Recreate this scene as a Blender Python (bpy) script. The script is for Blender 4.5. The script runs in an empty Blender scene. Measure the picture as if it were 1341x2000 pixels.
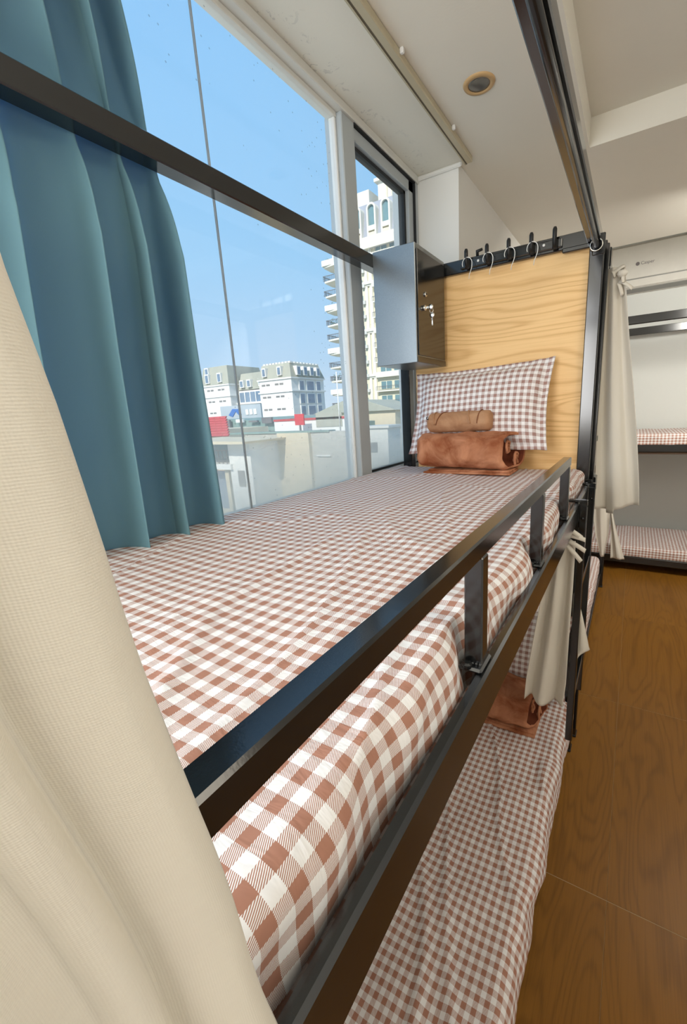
import bpy, bmesh, math, random
from mathutils import Vector, Matrix, noise

random.seed(7)
C = bpy.context.scene.collection
SC = bpy.context.scene
EYE = 1.755          # eye height above the floor; heights below are written relative to it and lifted in obj()

# ------------------------------------------------------------------ camera
cam_data = bpy.data.cameras.new('camera')
cam = bpy.data.objects.new('camera', cam_data)
C.objects.link(cam)
ax = Vector((0.85652608, 0.5134078, -0.05268311)).normalized()
fw = Vector((-0.51031194, 0.82724014, -0.23506483))
fw = (fw - ax * fw.dot(ax)).normalized()
up = ax.cross(fw).normalized()
M = Matrix((ax, up, -fw)).transposed().to_4x4()
M.translation = Vector((0, 0, EYE))
cam.matrix_world = M
cam_data.sensor_fit = 'HORIZONTAL'
cam_data.sensor_width = 36
cam_data.lens = 827.28 / 1341 * 36
cam_data.shift_x = (670.5 - 727.36) / 1341
cam_data.shift_y = (1005.58 - 1000) / 1341
cam_data.clip_start = 0.01
cam_data.clip_end = 1000
SC.camera = cam

# ------------------------------------------------------------------ sky, sun, added fill lamps, exposure
world = bpy.data.worlds.new('World')
SC.world = world
world.use_nodes = True
wn, wl = world.node_tree.nodes, world.node_tree.links
for n in list(wn): wn.remove(n)
wo = wn.new('ShaderNodeOutputWorld'); wb = wn.new('ShaderNodeBackground')
tc = wn.new('ShaderNodeTexCoord'); sp = wn.new('ShaderNodeSeparateXYZ'); cr = wn.new('ShaderNodeValToRGB')
wl.new(tc.outputs['Generated'], sp.inputs[0]); wl.new(sp.outputs['Z'], cr.inputs['Fac'])
wl.new(cr.outputs['Color'], wb.inputs['Color']); wl.new(wb.outputs[0], wo.inputs[0])
e = cr.color_ramp.elements
e[0].position = 0.0; e[0].color = (0.62, 0.74, 0.86, 1)
e[1].position = 1.0; e[1].color = (0.16, 0.42, 0.86, 1)
for p, c in ((0.12, (0.46, 0.66, 0.88, 1)), (0.3, (0.35, 0.62, 0.91, 1)), (0.55, (0.28, 0.57, 0.92, 1))):
    k = e.new(p); k.color = c
wb.inputs['Strength'].default_value = 1.15

def lamp(name, kind, loc, direction, energy, color, size=None, size_y=None, angle=None):
    d = bpy.data.lights.new(name, kind); d.energy = energy; d.color = color
    if kind == 'AREA':
        d.shape = 'RECTANGLE'; d.size = size; d.size_y = size_y or size
    if angle is not None: d.angle = angle
    o = bpy.data.objects.new(name, d); C.objects.link(o)
    o.location = loc
    o.rotation_euler = Vector(direction).to_track_quat('-Z', 'Y').to_euler()
    return o
lamp('sun', 'SUN', (0, -20, 40), (-0.12, 0.80, -0.62), 4.6, (1.0, 0.94, 0.84), angle=0.01)
# added fill lamp behind the camera; the back wall has no window
lamp('rear_fill', 'AREA', (0.15, -2.1, EYE + 0.10), (-0.02, 1, 0.10), 24, (1.0, 0.93, 0.82), 2.2, 1.8)
# lamp added at the unseen stretch of window to strengthen its daylight
lamp('side_fill', 'AREA', (-1.07, -1.05, EYE + 0.45), (0.55, 0.80, 0.28), 66, (0.97, 0.98, 1.0), 1.6, 1.4)
# unseen lamp added above the aisle to brighten surfaces facing it
lamp('aisle_fill', 'AREA', (0.75, 0.6, EYE + 1.31), (-0.25, 0, -1), 22, (1.0, 0.90, 0.74), 0.9, 1.6)
lamp('far_aisle_fill', 'AREA', (0.90, 3.6, EYE + 1.16), (-0.15, 0.75, -0.75), 75, (1.0, 0.97, 0.90), 0.9, 0.9)  # added out of view to brighten the far wall and bed
SC.view_settings.view_transform = 'Standard'
SC.view_settings.look = 'None'
SC.view_settings.gamma = 1.0
SC.view_settings.use_curve_mapping = False
SC.view_settings.exposure = 0.0

# ------------------------------------------------------------------ mesh helpers
ORG = {}
class MB:
    def __init__(s):
        s.bm = bmesh.new(); s.uv = s.bm.loops.layers.uv.new('UVMap')
    def box(s, x0, x1, y0, y1, z0, z1, bev=0.0, seg=1):
        bm = s.bm
        v = [bm.verts.new((x, y, z)) for x in (x0, x1) for y in (y0, y1) for z in (z0, z1)]
        f = [(0,1,3,2),(4,6,7,5),(0,4,5,1),(2,3,7,6),(0,2,6,4),(1,5,7,3)]
        fs = [bm.faces.new([v[i] for i in q]) for q in f]
        if bev > 0:
            ed = list({e for q in fs for e in q.edges})
            bmesh.ops.bevel(bm, geom=ed, offset=bev, segments=seg, profile=0.5, affect='EDGES')
        return s
    def prism(s, poly, axis, a, b):
        """poly: 2D points; axis 0/1/2 = extrusion axis from a to b"""
        bm = s.bm
        def mk(p, t):
            return ((t, p[0], p[1]), (p[0], t, p[1]), (p[0], p[1], t))[axis]
        A = [bm.verts.new(mk(p, a)) for p in poly]; B = [bm.verts.new(mk(p, b)) for p in poly]
        n = len(poly)
        bm.faces.new(A); bm.faces.new(B[::-1])
        for i in range(n): bm.faces.new((A[i], B[i], B[(i+1) % n], A[(i+1) % n]))
        return s
    def tube(s, pts, r, seg=10, closed=False):
        bm = s.bm; pts = [Vector(p) for p in pts]; n = len(pts); rings = []
        rr = r if isinstance(r, (list, tuple)) else [r] * n
        prev = None
        for i, p in enumerate(pts):
            if closed: d = pts[(i+1) % n] - pts[i-1]
            else: d = pts[min(i+1, n-1)] - pts[max(i-1, 0)]
            d.normalize()
            if prev is None:
                a = d.orthogonal().normalized()
            else:
                a = prev - d * prev.dot(d)
                a = a.normalized() if a.length > 1e-6 else d.orthogonal().normalized()
            prev = a; b = d.cross(a)
            rings.append([bm.verts.new(p + (a * math.cos(t) + b * math.sin(t)) * rr[i]) for t in [2*math.pi*k/seg for k in range(seg)]])
        m = n if closed else n - 1
        for i in range(m):
            A, B = rings[i], rings[(i+1) % n]
            for k in range(seg): bm.faces.new((A[k], A[(k+1) % seg], B[(k+1) % seg], B[k]))
        if not closed:
            bm.faces.new(rings[0][::-1]); bm.faces.new(rings[-1])
        return s
    def lathe(s, prof, centre, axis=2, seg=32):
        bm = s.bm; rings = []
        for r, h in prof:
            ring = []
            for k in range(seg):
                t = 2*math.pi*k/seg; c, q = r*math.cos(t), r*math.sin(t)
                v = ((h, c, q), (c, h, q), (c, q, h))[axis]
                ring.append(bm.verts.new(Vector(centre) + Vector(v)))
            rings.append(ring)
        for A, B in zip(rings, rings[1:]):
            for k in range(seg): bm.faces.new((A[k], A[(k+1) % seg], B[(k+1) % seg], B[k]))
        bm.faces.new(rings[0][::-1]); bm.faces.new(rings[-1])
        return s
    def grid(s, fn, nu, nv, uvfn=None, wrap=False):
        bm = s.bm; V = []
        for j in range(nv + 1):
            V.append([bm.verts.new(fn(i / nu, j / nv)) for i in range(nu + (0 if wrap else 1))])
        for j in range(nv):
            for i in range(nu):
                i2 = (i + 1) % nu if wrap else i + 1
                f = bm.faces.new((V[j][i], V[j][i2], V[j+1][i2], V[j+1][i]))
                if uvfn:
                    for l, (a, b) in zip(f.loops, ((i, j), (i+1, j), (i+1, j+1), (i, j+1))):
                        l[s.uv].uv = uvfn(a / nu, b / nv)
        return V
    def obj(s, name, mat, parent=None, smooth=False, solid=0.0, fixn=True):
        bm = s.bm
        if fixn: bmesh.ops.recalc_face_normals(bm, faces=bm.faces[:])
        if smooth:
            for f in bm.faces: f.smooth = True
        if parent is None:
            xs = [v.co.x for v in bm.verts]; ys = [v.co.y for v in bm.verts]; zs = [v.co.z for v in bm.verts]
            o0 = Vector(((min(xs)+max(xs))/2, (min(ys)+max(ys))/2, min(zs)))
        else:
            o0 = ORG[parent.name]
        for v in bm.verts: v.co -= o0
        me = bpy.data.meshes.new(name); bm.to_mesh(me); bm.free()
        ob = bpy.data.objects.new(name, me); C.objects.link(ob)
        me.materials.append(mat)
        if parent is None: ob.location = o0 + Vector((0, 0, EYE))
        else: ob.parent = parent
        ORG[ob.name] = o0
        if solid:
            m = ob.modifiers.new('thickness', 'SOLIDIFY'); m.thickness = solid; m.offset = 0
        return ob
def thing(name, label, cat, loc, group=None, kind=None):
    o = bpy.data.objects.new(name, None); C.objects.link(o)
    o.empty_display_size = 0.1
    o.location = Vector(loc) + Vector((0, 0, EYE)); ORG[o.name] = Vector(loc)
    return tag(o, label, cat, group, kind)
def tag(o, label=None, cat=None, group=None, kind=None):
    if label: o['label'] = label
    if cat: o['category'] = cat
    if group: o['group'] = group
    if kind: o['kind'] = kind
    return o
def bx(name, mat, parent, *a, bev=0.0, seg=1):
    return MB().box(*a, bev=bev, seg=seg).obj(name, mat, parent)
def sstep(a, b, x):
    t = max(0.0, min(1.0, (x - a) / (b - a))); return t*t*(3-2*t)
def nz(x, y, z=0.0): return noise.noise(Vector((x, y, z)))
def lerp(a, b, t): return a + (b - a) * t
def interp(tab, x):
    if x <= tab[0][0]: return tab[0][1]
    for (a, va), (b, vb) in zip(tab, tab[1:]):
        if x <= b: return lerp(va, vb, (x - a) / (b - a))
    return tab[-1][1]

# ------------------------------------------------------------------ materials
class NT:
    def __init__(s, name):
        s.m = bpy.data.materials.new(name); s.m.use_nodes = True
        s.n = s.m.node_tree.nodes; s.l = s.m.node_tree.links
        s.b = s.n['Principled BSDF']; s.out = s.n['Material Output']
    def new(s, t, **kw):
        n = s.n.new(t)
        for k, v in kw.items(): setattr(n, k, v)
        return n
    def link(s, a, b): s.l.new(a, b); return s
    def math(s, op, a, b=None, c=None):
        n = s.n.new('ShaderNodeMath'); n.operation = op
        for i, v in enumerate((a, b, c)):
            if v is None: continue
            if isinstance(v, (int, float)): n.inputs[i].default_value = v
            else: s.l.new(v, n.inputs[i])
        return n.outputs[0]
    def mix(s, f, a, b):
        n = s.n.new('ShaderNodeMix'); n.data_type = 'RGBA'
        for i, v in ((0, f), (6, a), (7, b)):
            if isinstance(v, (int, float)): n.inputs[i].default_value = v
            elif isinstance(v, tuple): n.inputs[i].default_value = (*v[:3], 1)
            else: s.l.new(v, n.inputs[i])
        return n.outputs[2]
    def coord(s, which='Object', scale=(1, 1, 1)):
        t = s.n.new('ShaderNodeTexCoord'); mp = s.n.new('ShaderNodeMapping')
        mp.inputs['Scale'].default_value = scale
        s.l.new(t.outputs[which], mp.inputs[0]); return mp.outputs[0]
    def noise(s, vec, scale, detail=2, rough=0.5, dist=0.0):
        n = s.n.new('ShaderNodeTexNoise'); n.inputs['Scale'].default_value = scale
        n.inputs['Detail'].default_value = detail; n.inputs['Roughness'].default_value = rough
        n.inputs['Distortion'].default_value = dist
        if vec is not None: s.l.new(vec, n.inputs['Vector'])
        return n.outputs['Fac']
    def ramp(s, fac, stops):
        n = s.n.new('ShaderNodeValToRGB'); s.l.new(fac, n.inputs[0]); e = n.color_ramp.elements
        e[0].position, e[0].color = stops[0][0], (*stops[0][1], 1)
        e[1].position, e[1].color = stops[-1][0], (*stops[-1][1], 1)
        for p, c in stops[1:-1]: e.new(p).color = (*c, 1)
        return n.outputs[0]
    def bump(s, h, strength=0.3, dist=0.002):
        n = s.n.new('ShaderNodeBump'); n.inputs['Strength'].default_value = strength; n.inputs['Distance'].default_value = dist
        s.l.new(h, n.inputs['Height']); s.l.new(n.outputs[0], s.b.inputs['Normal'])
    def base(s, c):
        if isinstance(c, tuple): s.b.inputs['Base Color'].default_value = (*c, 1)
        else: s.l.new(c, s.b.inputs['Base Color'])
        return s
    def set(s, rough=0.5, spec=0.5, metal=0.0, sheen=0.0, coat=0.0):
        s.b.inputs['Roughness'].default_value = rough; s.b.inputs['Specular IOR Level'].default_value = spec
        s.b.inputs['Metallic'].default_value = metal
        if sheen: s.b.inputs['Sheen Weight'].default_value = sheen; s.b.inputs['Sheen Roughness'].default_value = 0.4
        if coat: s.b.inputs['Coat Weight'].default_value = coat; s.b.inputs['Coat Roughness'].default_value = 0.1
        return s
MAT = {}
def plain(name, col, rough=0.6, spec=0.4, metal=0.0, var=0.06, scale=12.0, bump=0.0, coat=0.0):
    t = NT(name); v = t.coord('Object')
    n = t.noise(v, scale, 3)
    lo = tuple(max(0, c*(1-var)) for c in col); hi = tuple(min(1, c*(1+var)) for c in col)
    t.base(t.mix(n, lo, hi)); t.set(rough, spec, metal, coat=coat)
    if bump: t.bump(t.noise(v, scale*8, 3), bump, 0.001)
    MAT[name] = t.m; return t.m

def wall_mat(name, col):
    t = NT(name); v = t.coord('Object')
    a = t.noise(v, 1.6, 4, 0.6); b = t.noise(v, 120, 2)
    t.base(t.mix(a, tuple(c*0.94 for c in col), col)); t.set(0.85, 0.25)
    t.bump(b, 0.12, 0.001); MAT[name] = t.m; return t.m
wall_mat('wall_paint', (0.80, 0.79, 0.75))
wall_mat('ceiling_paint', (0.82, 0.79, 0.70))
def soffit_mat():
    # soffit paint, flaking and stained in a narrow strip along the window head
    t = NT('soffit_paint'); v = t.coord('Object'); s = t.new('ShaderNodeSeparateXYZ'); t.link(v, s.inputs[0])
    a = t.noise(v, 1.6, 4, 0.6); fl = t.noise(v, 26, 5, 0.7, 1.2); pt = t.noise(v, 3.0, 2)
    near = t.new('ShaderNodeMapRange'); t.link(s.outputs[0], near.inputs[0])
    near.inputs[1].default_value = -1.25; near.inputs[2].default_value = -1.40; near.inputs[3].default_value = 0; near.inputs[4].default_value = 1
    k = t.math('MULTIPLY', t.math('GREATER_THAN', fl, 0.60), near.outputs[0]); k = t.math('MULTIPLY', k, t.math('GREATER_THAN', pt, 0.47))
    base = t.mix(a, (0.78, 0.75, 0.66), (0.82, 0.79, 0.70))
    t.base(t.mix(t.math('MULTIPLY', k, 0.5), base, (0.36, 0.35, 0.33))); t.set(0.85, 0.25)
    t.bump(t.math('ADD', t.noise(v, 120, 2), t.math('MULTIPLY', k, -2.0)), 0.2, 0.001); MAT['soffit_paint'] = t.m
soffit_mat()
wall_mat('far_wall_paint', (0.78, 0.80, 0.77))
plain('black_metal', (0.006, 0.007, 0.008), 0.15, 0.5, 0.0, 0.3, 60, 0.03)
MAT['black_metal'].node_tree.nodes['Principled BSDF'].inputs['IOR'].default_value = 1.72
plain('black_metal_gloss', (0.012, 0.013, 0.014), 0.2, 0.6, 0.0, 0.2, 60)
plain('locker_metal', (0.24, 0.265, 0.28), 0.30, 0.5, 0.75, 0.12, 200, 0.05)
MAT['locker_metal'].node_tree.nodes['Principled BSDF'].inputs['IOR'].default_value = 2.4
plain('black_plastic', (0.012, 0.012, 0.012), 0.45, 0.4)
plain('chrome', (0.75, 0.74, 0.70), 0.22, 0.5, 1.0, 0.05)
plain('white_wire', (0.80, 0.80, 0.78), 0.35, 0.5)
plain('window_white', (0.74, 0.73, 0.68), 0.5, 0.4, 0.0, 0.05, 6)
plain('window_alu_backlit', (0.46, 0.50, 0.52), 0.42, 0.45, 0.0, 0.05, 6)  # frame darkened, its backlit shade put into the colour
plain('window_gasket', (0.02, 0.022, 0.024), 0.6)
plain('silicone', (0.30, 0.32, 0.33), 0.5)
plain('track_alu', (0.52, 0.46, 0.32), 0.4, 0.5, 0.2)
plain('track_dark', (0.10, 0.08, 0.05), 0.5)
plain('lamp_ring', (0.55, 0.36, 0.17), 0.45)
plain('lamp_glass', (0.20, 0.20, 0.19), 0.15, 0.6, 0.6)
plain('ac_white', (0.74, 0.72, 0.66), 0.5)
plain('ac_grey', (0.30, 0.30, 0.28), 0.5)
plain('print_grey', (0.22, 0.20, 0.20), 0.6)
plain('deck_board', (0.10, 0.06, 0.035), 0.7)

def fabric(name, col, var=0.08, trans=0.0, tcol=None, weave=2300, rough=0.9, slub=True):
    t = NT(name); v = t.coord('UV'); o = t.coord('Object')
    w = t.new('ShaderNodeTexWave', wave_type='BANDS', bands_direction='X'); w.inputs['Scale'].default_value = weave/6.28
    w2 = t.new('ShaderNodeTexWave', wave_type='BANDS', bands_direction='Y'); w2.inputs['Scale'].default_value = weave/6.28
    w.inputs['Distortion'].default_value = 1.5; w2.inputs['Distortion'].default_value = 1.5
    t.link(v, w.inputs[0]); t.link(v, w2.inputs[0])
    h = t.math('ADD', w.outputs['Fac'], w2.outputs['Fac'])
    big = t.noise(o, 4, 3)
    sl = t.noise(t.coord('UV', (25, 500, 1)), 1.0, 2)
    f = t.math('ADD', t.math('MULTIPLY', big, 0.5), t.math('MULTIPLY', sl, 0.3 if slub else 0.0))
    lo = tuple(c*(1-var) for c in col); hi = tuple(min(1, c*(1+var)) for c in col)
    colr = t.mix(f, lo, hi); t.base(colr); t.set(rough, 0.15, sheen=0.1)
    t.bump(h, 0.18, 0.0004)
    if trans:
        tr = t.new('ShaderNodeBsdfTranslucent'); tr.inputs[0].default_value = (*(tcol or col), 1)
        mx = t.new('ShaderNodeMixShader'); mx.inputs[0].default_value = trans
        t.link(t.b.outputs[0], mx.inputs[1]); t.link(tr.outputs[0], mx.inputs[2]); t.link(mx.outputs[0], t.out.inputs[0])
    MAT[name] = t.m; return t.m
fabric('cream_canvas', (0.85, 0.81, 0.72), 0.05, 0.12, (0.80, 0.70, 0.50))
fabric('blue_curtain', (0.19, 0.36, 0.40), 0.06, 0.30, (0.00, 0.34, 0.70), 1400, 0.6, False)

def gingham(name, brown, white, pu=0.025, pv=0.029):
    t = NT(name); v = t.coord('UV'); s = t.new('ShaderNodeSeparateXYZ'); t.link(v, s.inputs[0])
    u, w = s.outputs[0], s.outputs[1]
    a = t.math('LESS_THAN', t.math('FRACT', t.math('DIVIDE', u, pu)), 0.5)
    b = t.math('LESS_THAN', t.math('FRACT', t.math('DIVIDE', w, pv)), 0.5)
    st = t.math('LESS_THAN', t.math('FRACT', t.math('DIVIDE', t.math('ADD', u, t.math('MULTIPLY', w, 0.55)), 0.0017)), 0.5)
    both = t.math('MULTIPLY', a, b); any_ = t.math('MAXIMUM', a, b)
    fac = t.math('MAXIMUM', both, t.math('MULTIPLY', any_, st))
    n = t.noise(t.coord('UV', (1, 1, 1)), 60, 3)
    br = t.mix(n, tuple(c*0.9 for c in brown), tuple(c*1.1 for c in brown))
    t.base(t.mix(fac, white, br)); t.set(0.75, 0.3, sheen=0.08)
    cr_ = t.noise(t.coord('UV', (14, 45, 1)), 1.0, 3, 0.6, 0.6)
    t.bump(cr_, 0.5, 0.004)
    MAT[name] = t.m; return t.m
gingham('gingham', (0.40, 0.195, 0.135), (0.85, 0.84, 0.84))

def wood(name, light, dark, axis, ring=26.0, stretch=(0.9, 1.0, 4.0), rough=0.45, fib=(6, 6, 260), coat=0.0, obj_var=0.0, sharp=5.0, dist=0.5, rw=0.4):
    t = NT(name); o = t.new('ShaderNodeTexCoord')
    src = o.outputs['Object']
    if obj_var:
        oi = t.new('ShaderNodeObjectInfo'); ad = t.new('ShaderNodeVectorMath', operation='MULTIPLY_ADD')
        cmb = t.new('ShaderNodeCombineXYZ')
        for i in range(3): t.link(oi.outputs['Random'], cmb.inputs[i])
        t.link(cmb.outputs[0], ad.inputs[0]); ad.inputs[1].default_value = (13.7, 7.3, 3.1); t.link(src, ad.inputs[2]); src = ad.outputs[0]
    mp = t.new('ShaderNodeMapping'); mp.inputs['Scale'].default_value = stretch; t.link(src, mp.inputs[0])
    mf = t.new('ShaderNodeMapping'); mf.inputs['Scale'].default_value = fib; t.link(src, mf.inputs[0])
    n = t.noise(mp.outputs[0], 1.0, 2, 0.35, dist)
    rg = t.math('MULTIPLY_ADD', t.math('SINE', t.math('MULTIPLY', n, ring*6.28)), 0.5, 0.5)
    rg = t.math('POWER', rg, sharp)
    fb = t.noise(mf.outputs[0], 1.0, 3, 0.6)
    lo = t.noise(mp.outputs[0], 0.6, 2)
    f = t.math('ADD', t.math('MULTIPLY', rg, rw), t.math('MULTIPLY', t.math('SUBTRACT', fb, 0.35), 0.7))
    f = t.math('ADD', f, t.math('MULTIPLY', t.math('SUBTRACT', lo, 0.5), 0.5))
    col = t.ramp(f, ((0.05, light), (0.9, dark)))
    if obj_var:
        r2 = t.math('MULTIPLY_ADD', oi.outputs['Random'], obj_var, 1 - obj_var/2)
        hs = t.new('ShaderNodeHueSaturation'); t.link(r2, hs.inputs['Value']); t.link(col, hs.inputs['Color']); col = hs.outputs[0]
    t.base(col); t.set(rough, 0.28, coat=coat); t.bump(fb, 0.06, 0.001)
    MAT[name] = t.m; return t.m
wood('panel_wood', (0.90, 0.60, 0.28), (0.58, 0.30, 0.09), 0, 22.0, (0.9, 1.0, 3.6), 0.5, (4, 4, 210), sharp=4.0, dist=0.3)
wood('floor_wood', (0.25, 0.108, 0.015), (0.09, 0.033, 0.004), 1, 15.0, (6.0, 0.8, 1.0), 0.36, (230, 4, 4), 0.0, 0.14, sharp=3.0, dist=0.35, rw=0.22)

def plush(name, lo, hi):
    t = NT(name); v = t.coord('Object')
    a = t.noise(v, 9, 4, 0.6, 0.8); b = t.noise(v, 320, 2)
    t.base(t.ramp(a, ((0.32, lo), (0.68, hi)))); t.set(0.95, 0.05, sheen=0.5)
    t.b.inputs['Sheen Tint'].default_value = (*hi, 1)
    t.bump(t.math('ADD', t.math('MULTIPLY', b, 0.6), a), 0.5, 0.004); MAT[name] = t.m
plush('plush_brown', (0.23, 0.065, 0.025), (0.58, 0.27, 0.15))
plush('plush_shade', (0.10, 0.025, 0.015), (0.20, 0.06, 0.03))
plush('towel_brown', (0.36, 0.18, 0.095), (0.52, 0.30, 0.17))
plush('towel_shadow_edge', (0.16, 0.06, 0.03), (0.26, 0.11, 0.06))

def glass_mat():
    t = NT('window_glass'); t.n.remove(t.b)
    tr = t.new('ShaderNodeBsdfTransparent'); tr.inputs[0].default_value = (0.97, 0.985, 0.985, 1)
    gl = t.new('ShaderNodeBsdfGlossy'); gl.inputs['Roughness'].default_value = 0.01
    lw = t.new('ShaderNodeLayerWeight'); lw.inputs[0].default_value = 0.5
    fr_ = t.math('ADD', 0.03, t.math('MULTIPLY', t.math('POWER', lw.outputs['Facing'], 5.0), 0.6))
    m1 = t.new('ShaderNodeMixShader'); t.link(fr_, m1.inputs[0]); t.link(tr.outputs[0], m1.inputs[1]); t.link(gl.outputs[0], m1.inputs[2])
    # grime film: light specks all over, a mineral haze along the bottom of the panes
    v = t.coord('Object'); s = t.new('ShaderNodeSeparateXYZ'); t.link(v, s.inputs[0])
    vo = t.new('ShaderNodeTexVoronoi'); vo.inputs['Scale'].default_value = 34; t.link(v, vo.inputs['Vector'])
    big = t.noise(v, 2.2, 4, 0.6)
    spk = t.math('MULTIPLY', t.math('LESS_THAN', vo.outputs['Distance'], 0.09), t.math('GREATER_THAN', big, 0.52))
    mp = t.new('ShaderNodeMapRange'); mp.inputs[1].default_value = 0.40; mp.inputs[2].default_value = 0.05
    mp.inputs[3].default_value = 0.0; mp.inputs[4].default_value = 0.62; t.link(s.outputs[2], mp.inputs[0])
    film = t.math('MULTIPLY', mp.outputs[0], t.math('ADD', 0.55, t.math('MULTIPLY', big, 0.8)))
    film = t.math('ADD', film, t.math('MULTIPLY', big, 0.05))
    df = t.new('ShaderNodeBsdfTranslucent'); df.inputs[0].default_value = (0.85, 0.86, 0.80, 1)
    d2 = t.new('ShaderNodeBsdfDiffuse'); d2.inputs[0].default_value = (0.75, 0.76, 0.70, 1)
    ad = t.new('ShaderNodeMixShader'); ad.inputs[0].default_value = 0.5; t.link(df.outputs[0], ad.inputs[1]); t.link(d2.outputs[0], ad.inputs[2])
    m2 = t.new('ShaderNodeMixShader'); t.link(film, m2.inputs[0]); t.link(m1.outputs[0], m2.inputs[1]); t.link(ad.outputs[0], m2.inputs[2])
    dk = t.new('ShaderNodeBsdfDiffuse'); dk.inputs[0].default_value = (0.10, 0.14, 0.20, 1)
    m3 = t.new('ShaderNodeMixShader'); t.link(t.math('MULTIPLY', spk, 0.35), m3.inputs[0]); t.link(m2.outputs[0], m3.inputs[1]); t.link(dk.outputs[0], m3.inputs[2])
    t.link(m3.outputs[0], t.out.inputs[0]); MAT['window_glass'] = t.m
glass_mat()
# outdoors
plain('render_cream', (0.74, 0.68, 0.52), 0.85, 0.2, 0, 0.08, 0.6)
plain('stone_trim', (0.82, 0.78, 0.68), 0.8, 0.2, 0, 0.05, 0.8)
plain('tower_slate', (0.36, 0.38, 0.44), 0.75, 0.3, 0, 0.08, 0.8)
plain('out_glass', (0.16, 0.27, 0.30), 0.12, 0.6, 0, 0.25, 0.5)
plain('out_glass_blue', (0.17, 0.24, 0.33), 0.12, 0.6, 0, 0.25, 0.5)
plain('out_railing', (0.16, 0.16, 0.17), 0.6)
plain('out_white', (0.80, 0.79, 0.76), 0.85, 0.2, 0, 0.05, 0.5)
plain('mansard_grey', (0.40, 0.40, 0.34), 0.8, 0.2, 0, 0.12, 0.8)
plain('vent_grey', (0.22, 0.22, 0.22), 0.8)
plain('olive_cladding', (0.34, 0.35, 0.30), 0.8, 0.2, 0, 0.12, 1.0)
plain('red_tile', (0.50, 0.07, 0.08), 0.7, 0.3, 0, 0.25, 6)
plain('grout', (0.42, 0.30, 0.17), 0.8)
plain('concrete', (0.48, 0.47, 0.43), 0.9, 0.15, 0, 0.16, 2.5)
plain('concrete_warm', (0.66, 0.57, 0.42), 0.9, 0.15, 0, 0.12, 2.5)
plain('green_roof', (0.20, 0.30, 0.28), 0.6, 0.3, 0, 0.2, 2)
plain('billboard_grey', (0.42, 0.46, 0.50), 0.6)
plain('billboard_blue', (0.05, 0.16, 0.45), 0.6)
plain('sign_red', (0.62, 0.03, 0.05), 0.6)
plain('leaf_green', (0.08, 0.17, 0.06), 0.7, 0.3, 0, 0.4, 6)
plain('terrain', (0.50, 0.48, 0.42), 0.9, 0.1, 0, 0.3, 0.05)
plain('ac_box', (0.62, 0.61, 0.57), 0.7)
# ================================================================== THE ROOM
FL = -EYE                   # floor
CE = 1.21                   # soffit / ceiling along the window and over the far aisle
XW = -1.13                  # inner plane of the window wall
XR, YB, YF = 1.75, -2.25, 5.95
# floor: a slab with one object for each wood-look tile (1.2 m rows)
floor = MB().box(-1.2, XR, YB, YF + 0.05, FL - 0.12, FL - 0.0014).obj('floor', MAT['grout'])
tag(floor, kind='structure')
def tile_mesh(w, l):
    m = MB().box(-w/2, w/2, -l/2, l/2, -0.0014, 0.0)
    bm = m.bm
    top = [e for e in bm.edges if all(v.co.z > -0.001 for v in e.verts)]
    bmesh.ops.bevel(bm, geom=top, offset=0.0006, segments=1, affect='EDGES')
    me = bpy.data.meshes.new('tile'); bm.to_mesh(me); bm.free(); me.materials.append(MAT['floor_wood']); return me
TW = 0.60
tm = tile_mesh(TW - 0.0010, 1.2 - 0.0030)
fo = ORG[floor.name]
for j in range(-2, 7):
    for i in range(-3, 5):
        cx, cy = 0.05 + 0.30 + i * TW, 0.78 + (j - 0) * 1.2 - 1.2
        if cx - TW/2 < -1.2 or cx + TW/2 > XR or cy - 0.6 < YB - 0.01 or cy + 0.6 > YF + 0.06: 
            # trimmed tile along the walls
            x0, x1 = max(cx - TW/2, -1.195), min(cx + TW/2, XR); y0, y1 = max(cy - 0.6, YB), min(cy + 0.6, YF + 0.05)
            if x1 - x0 < 0.02 or y1 - y0 < 0.02: continue
            me = tile_mesh(x1 - x0 - 0.0025, y1 - y0 - 0.0035); cx, cy = (x0+x1)/2, (y0+y1)/2
        else: me = tm
        t = bpy.data.objects.new('tile', me); C.objects.link(t); t.parent = floor
        t.location = Vector((cx, cy, FL)) - fo

# ceiling: soffit band over the window and the far aisle, a shallow recess over the near aisle, a raised bay at the end
cl = thing('ceiling', None, None, (0.3, 2, CE), kind='structure')
bx('soffit', MAT['soffit_paint'], cl, -1.2, -0.29, YB, 2.69, CE, CE + 0.35)
bx('soffit', MAT['ceiling_paint'], cl, -1.2, XR, 2.69, 4.40, CE, CE + 0.35)
bx('recess', MAT['ceiling_paint'], cl, -0.29, XR, YB, 2.69, CE + 0.125, CE + 0.35)
bx('bay_riser', MAT['ceiling_paint'], cl, -1.2, XR, 4.25, 4.40, CE + 0.35, CE + 0.70)
bx('raised_bay', MAT['ceiling_paint'], cl, -1.2, XR, 4.40, YF + 0.05, CE + 0.56, CE + 0.70)

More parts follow.
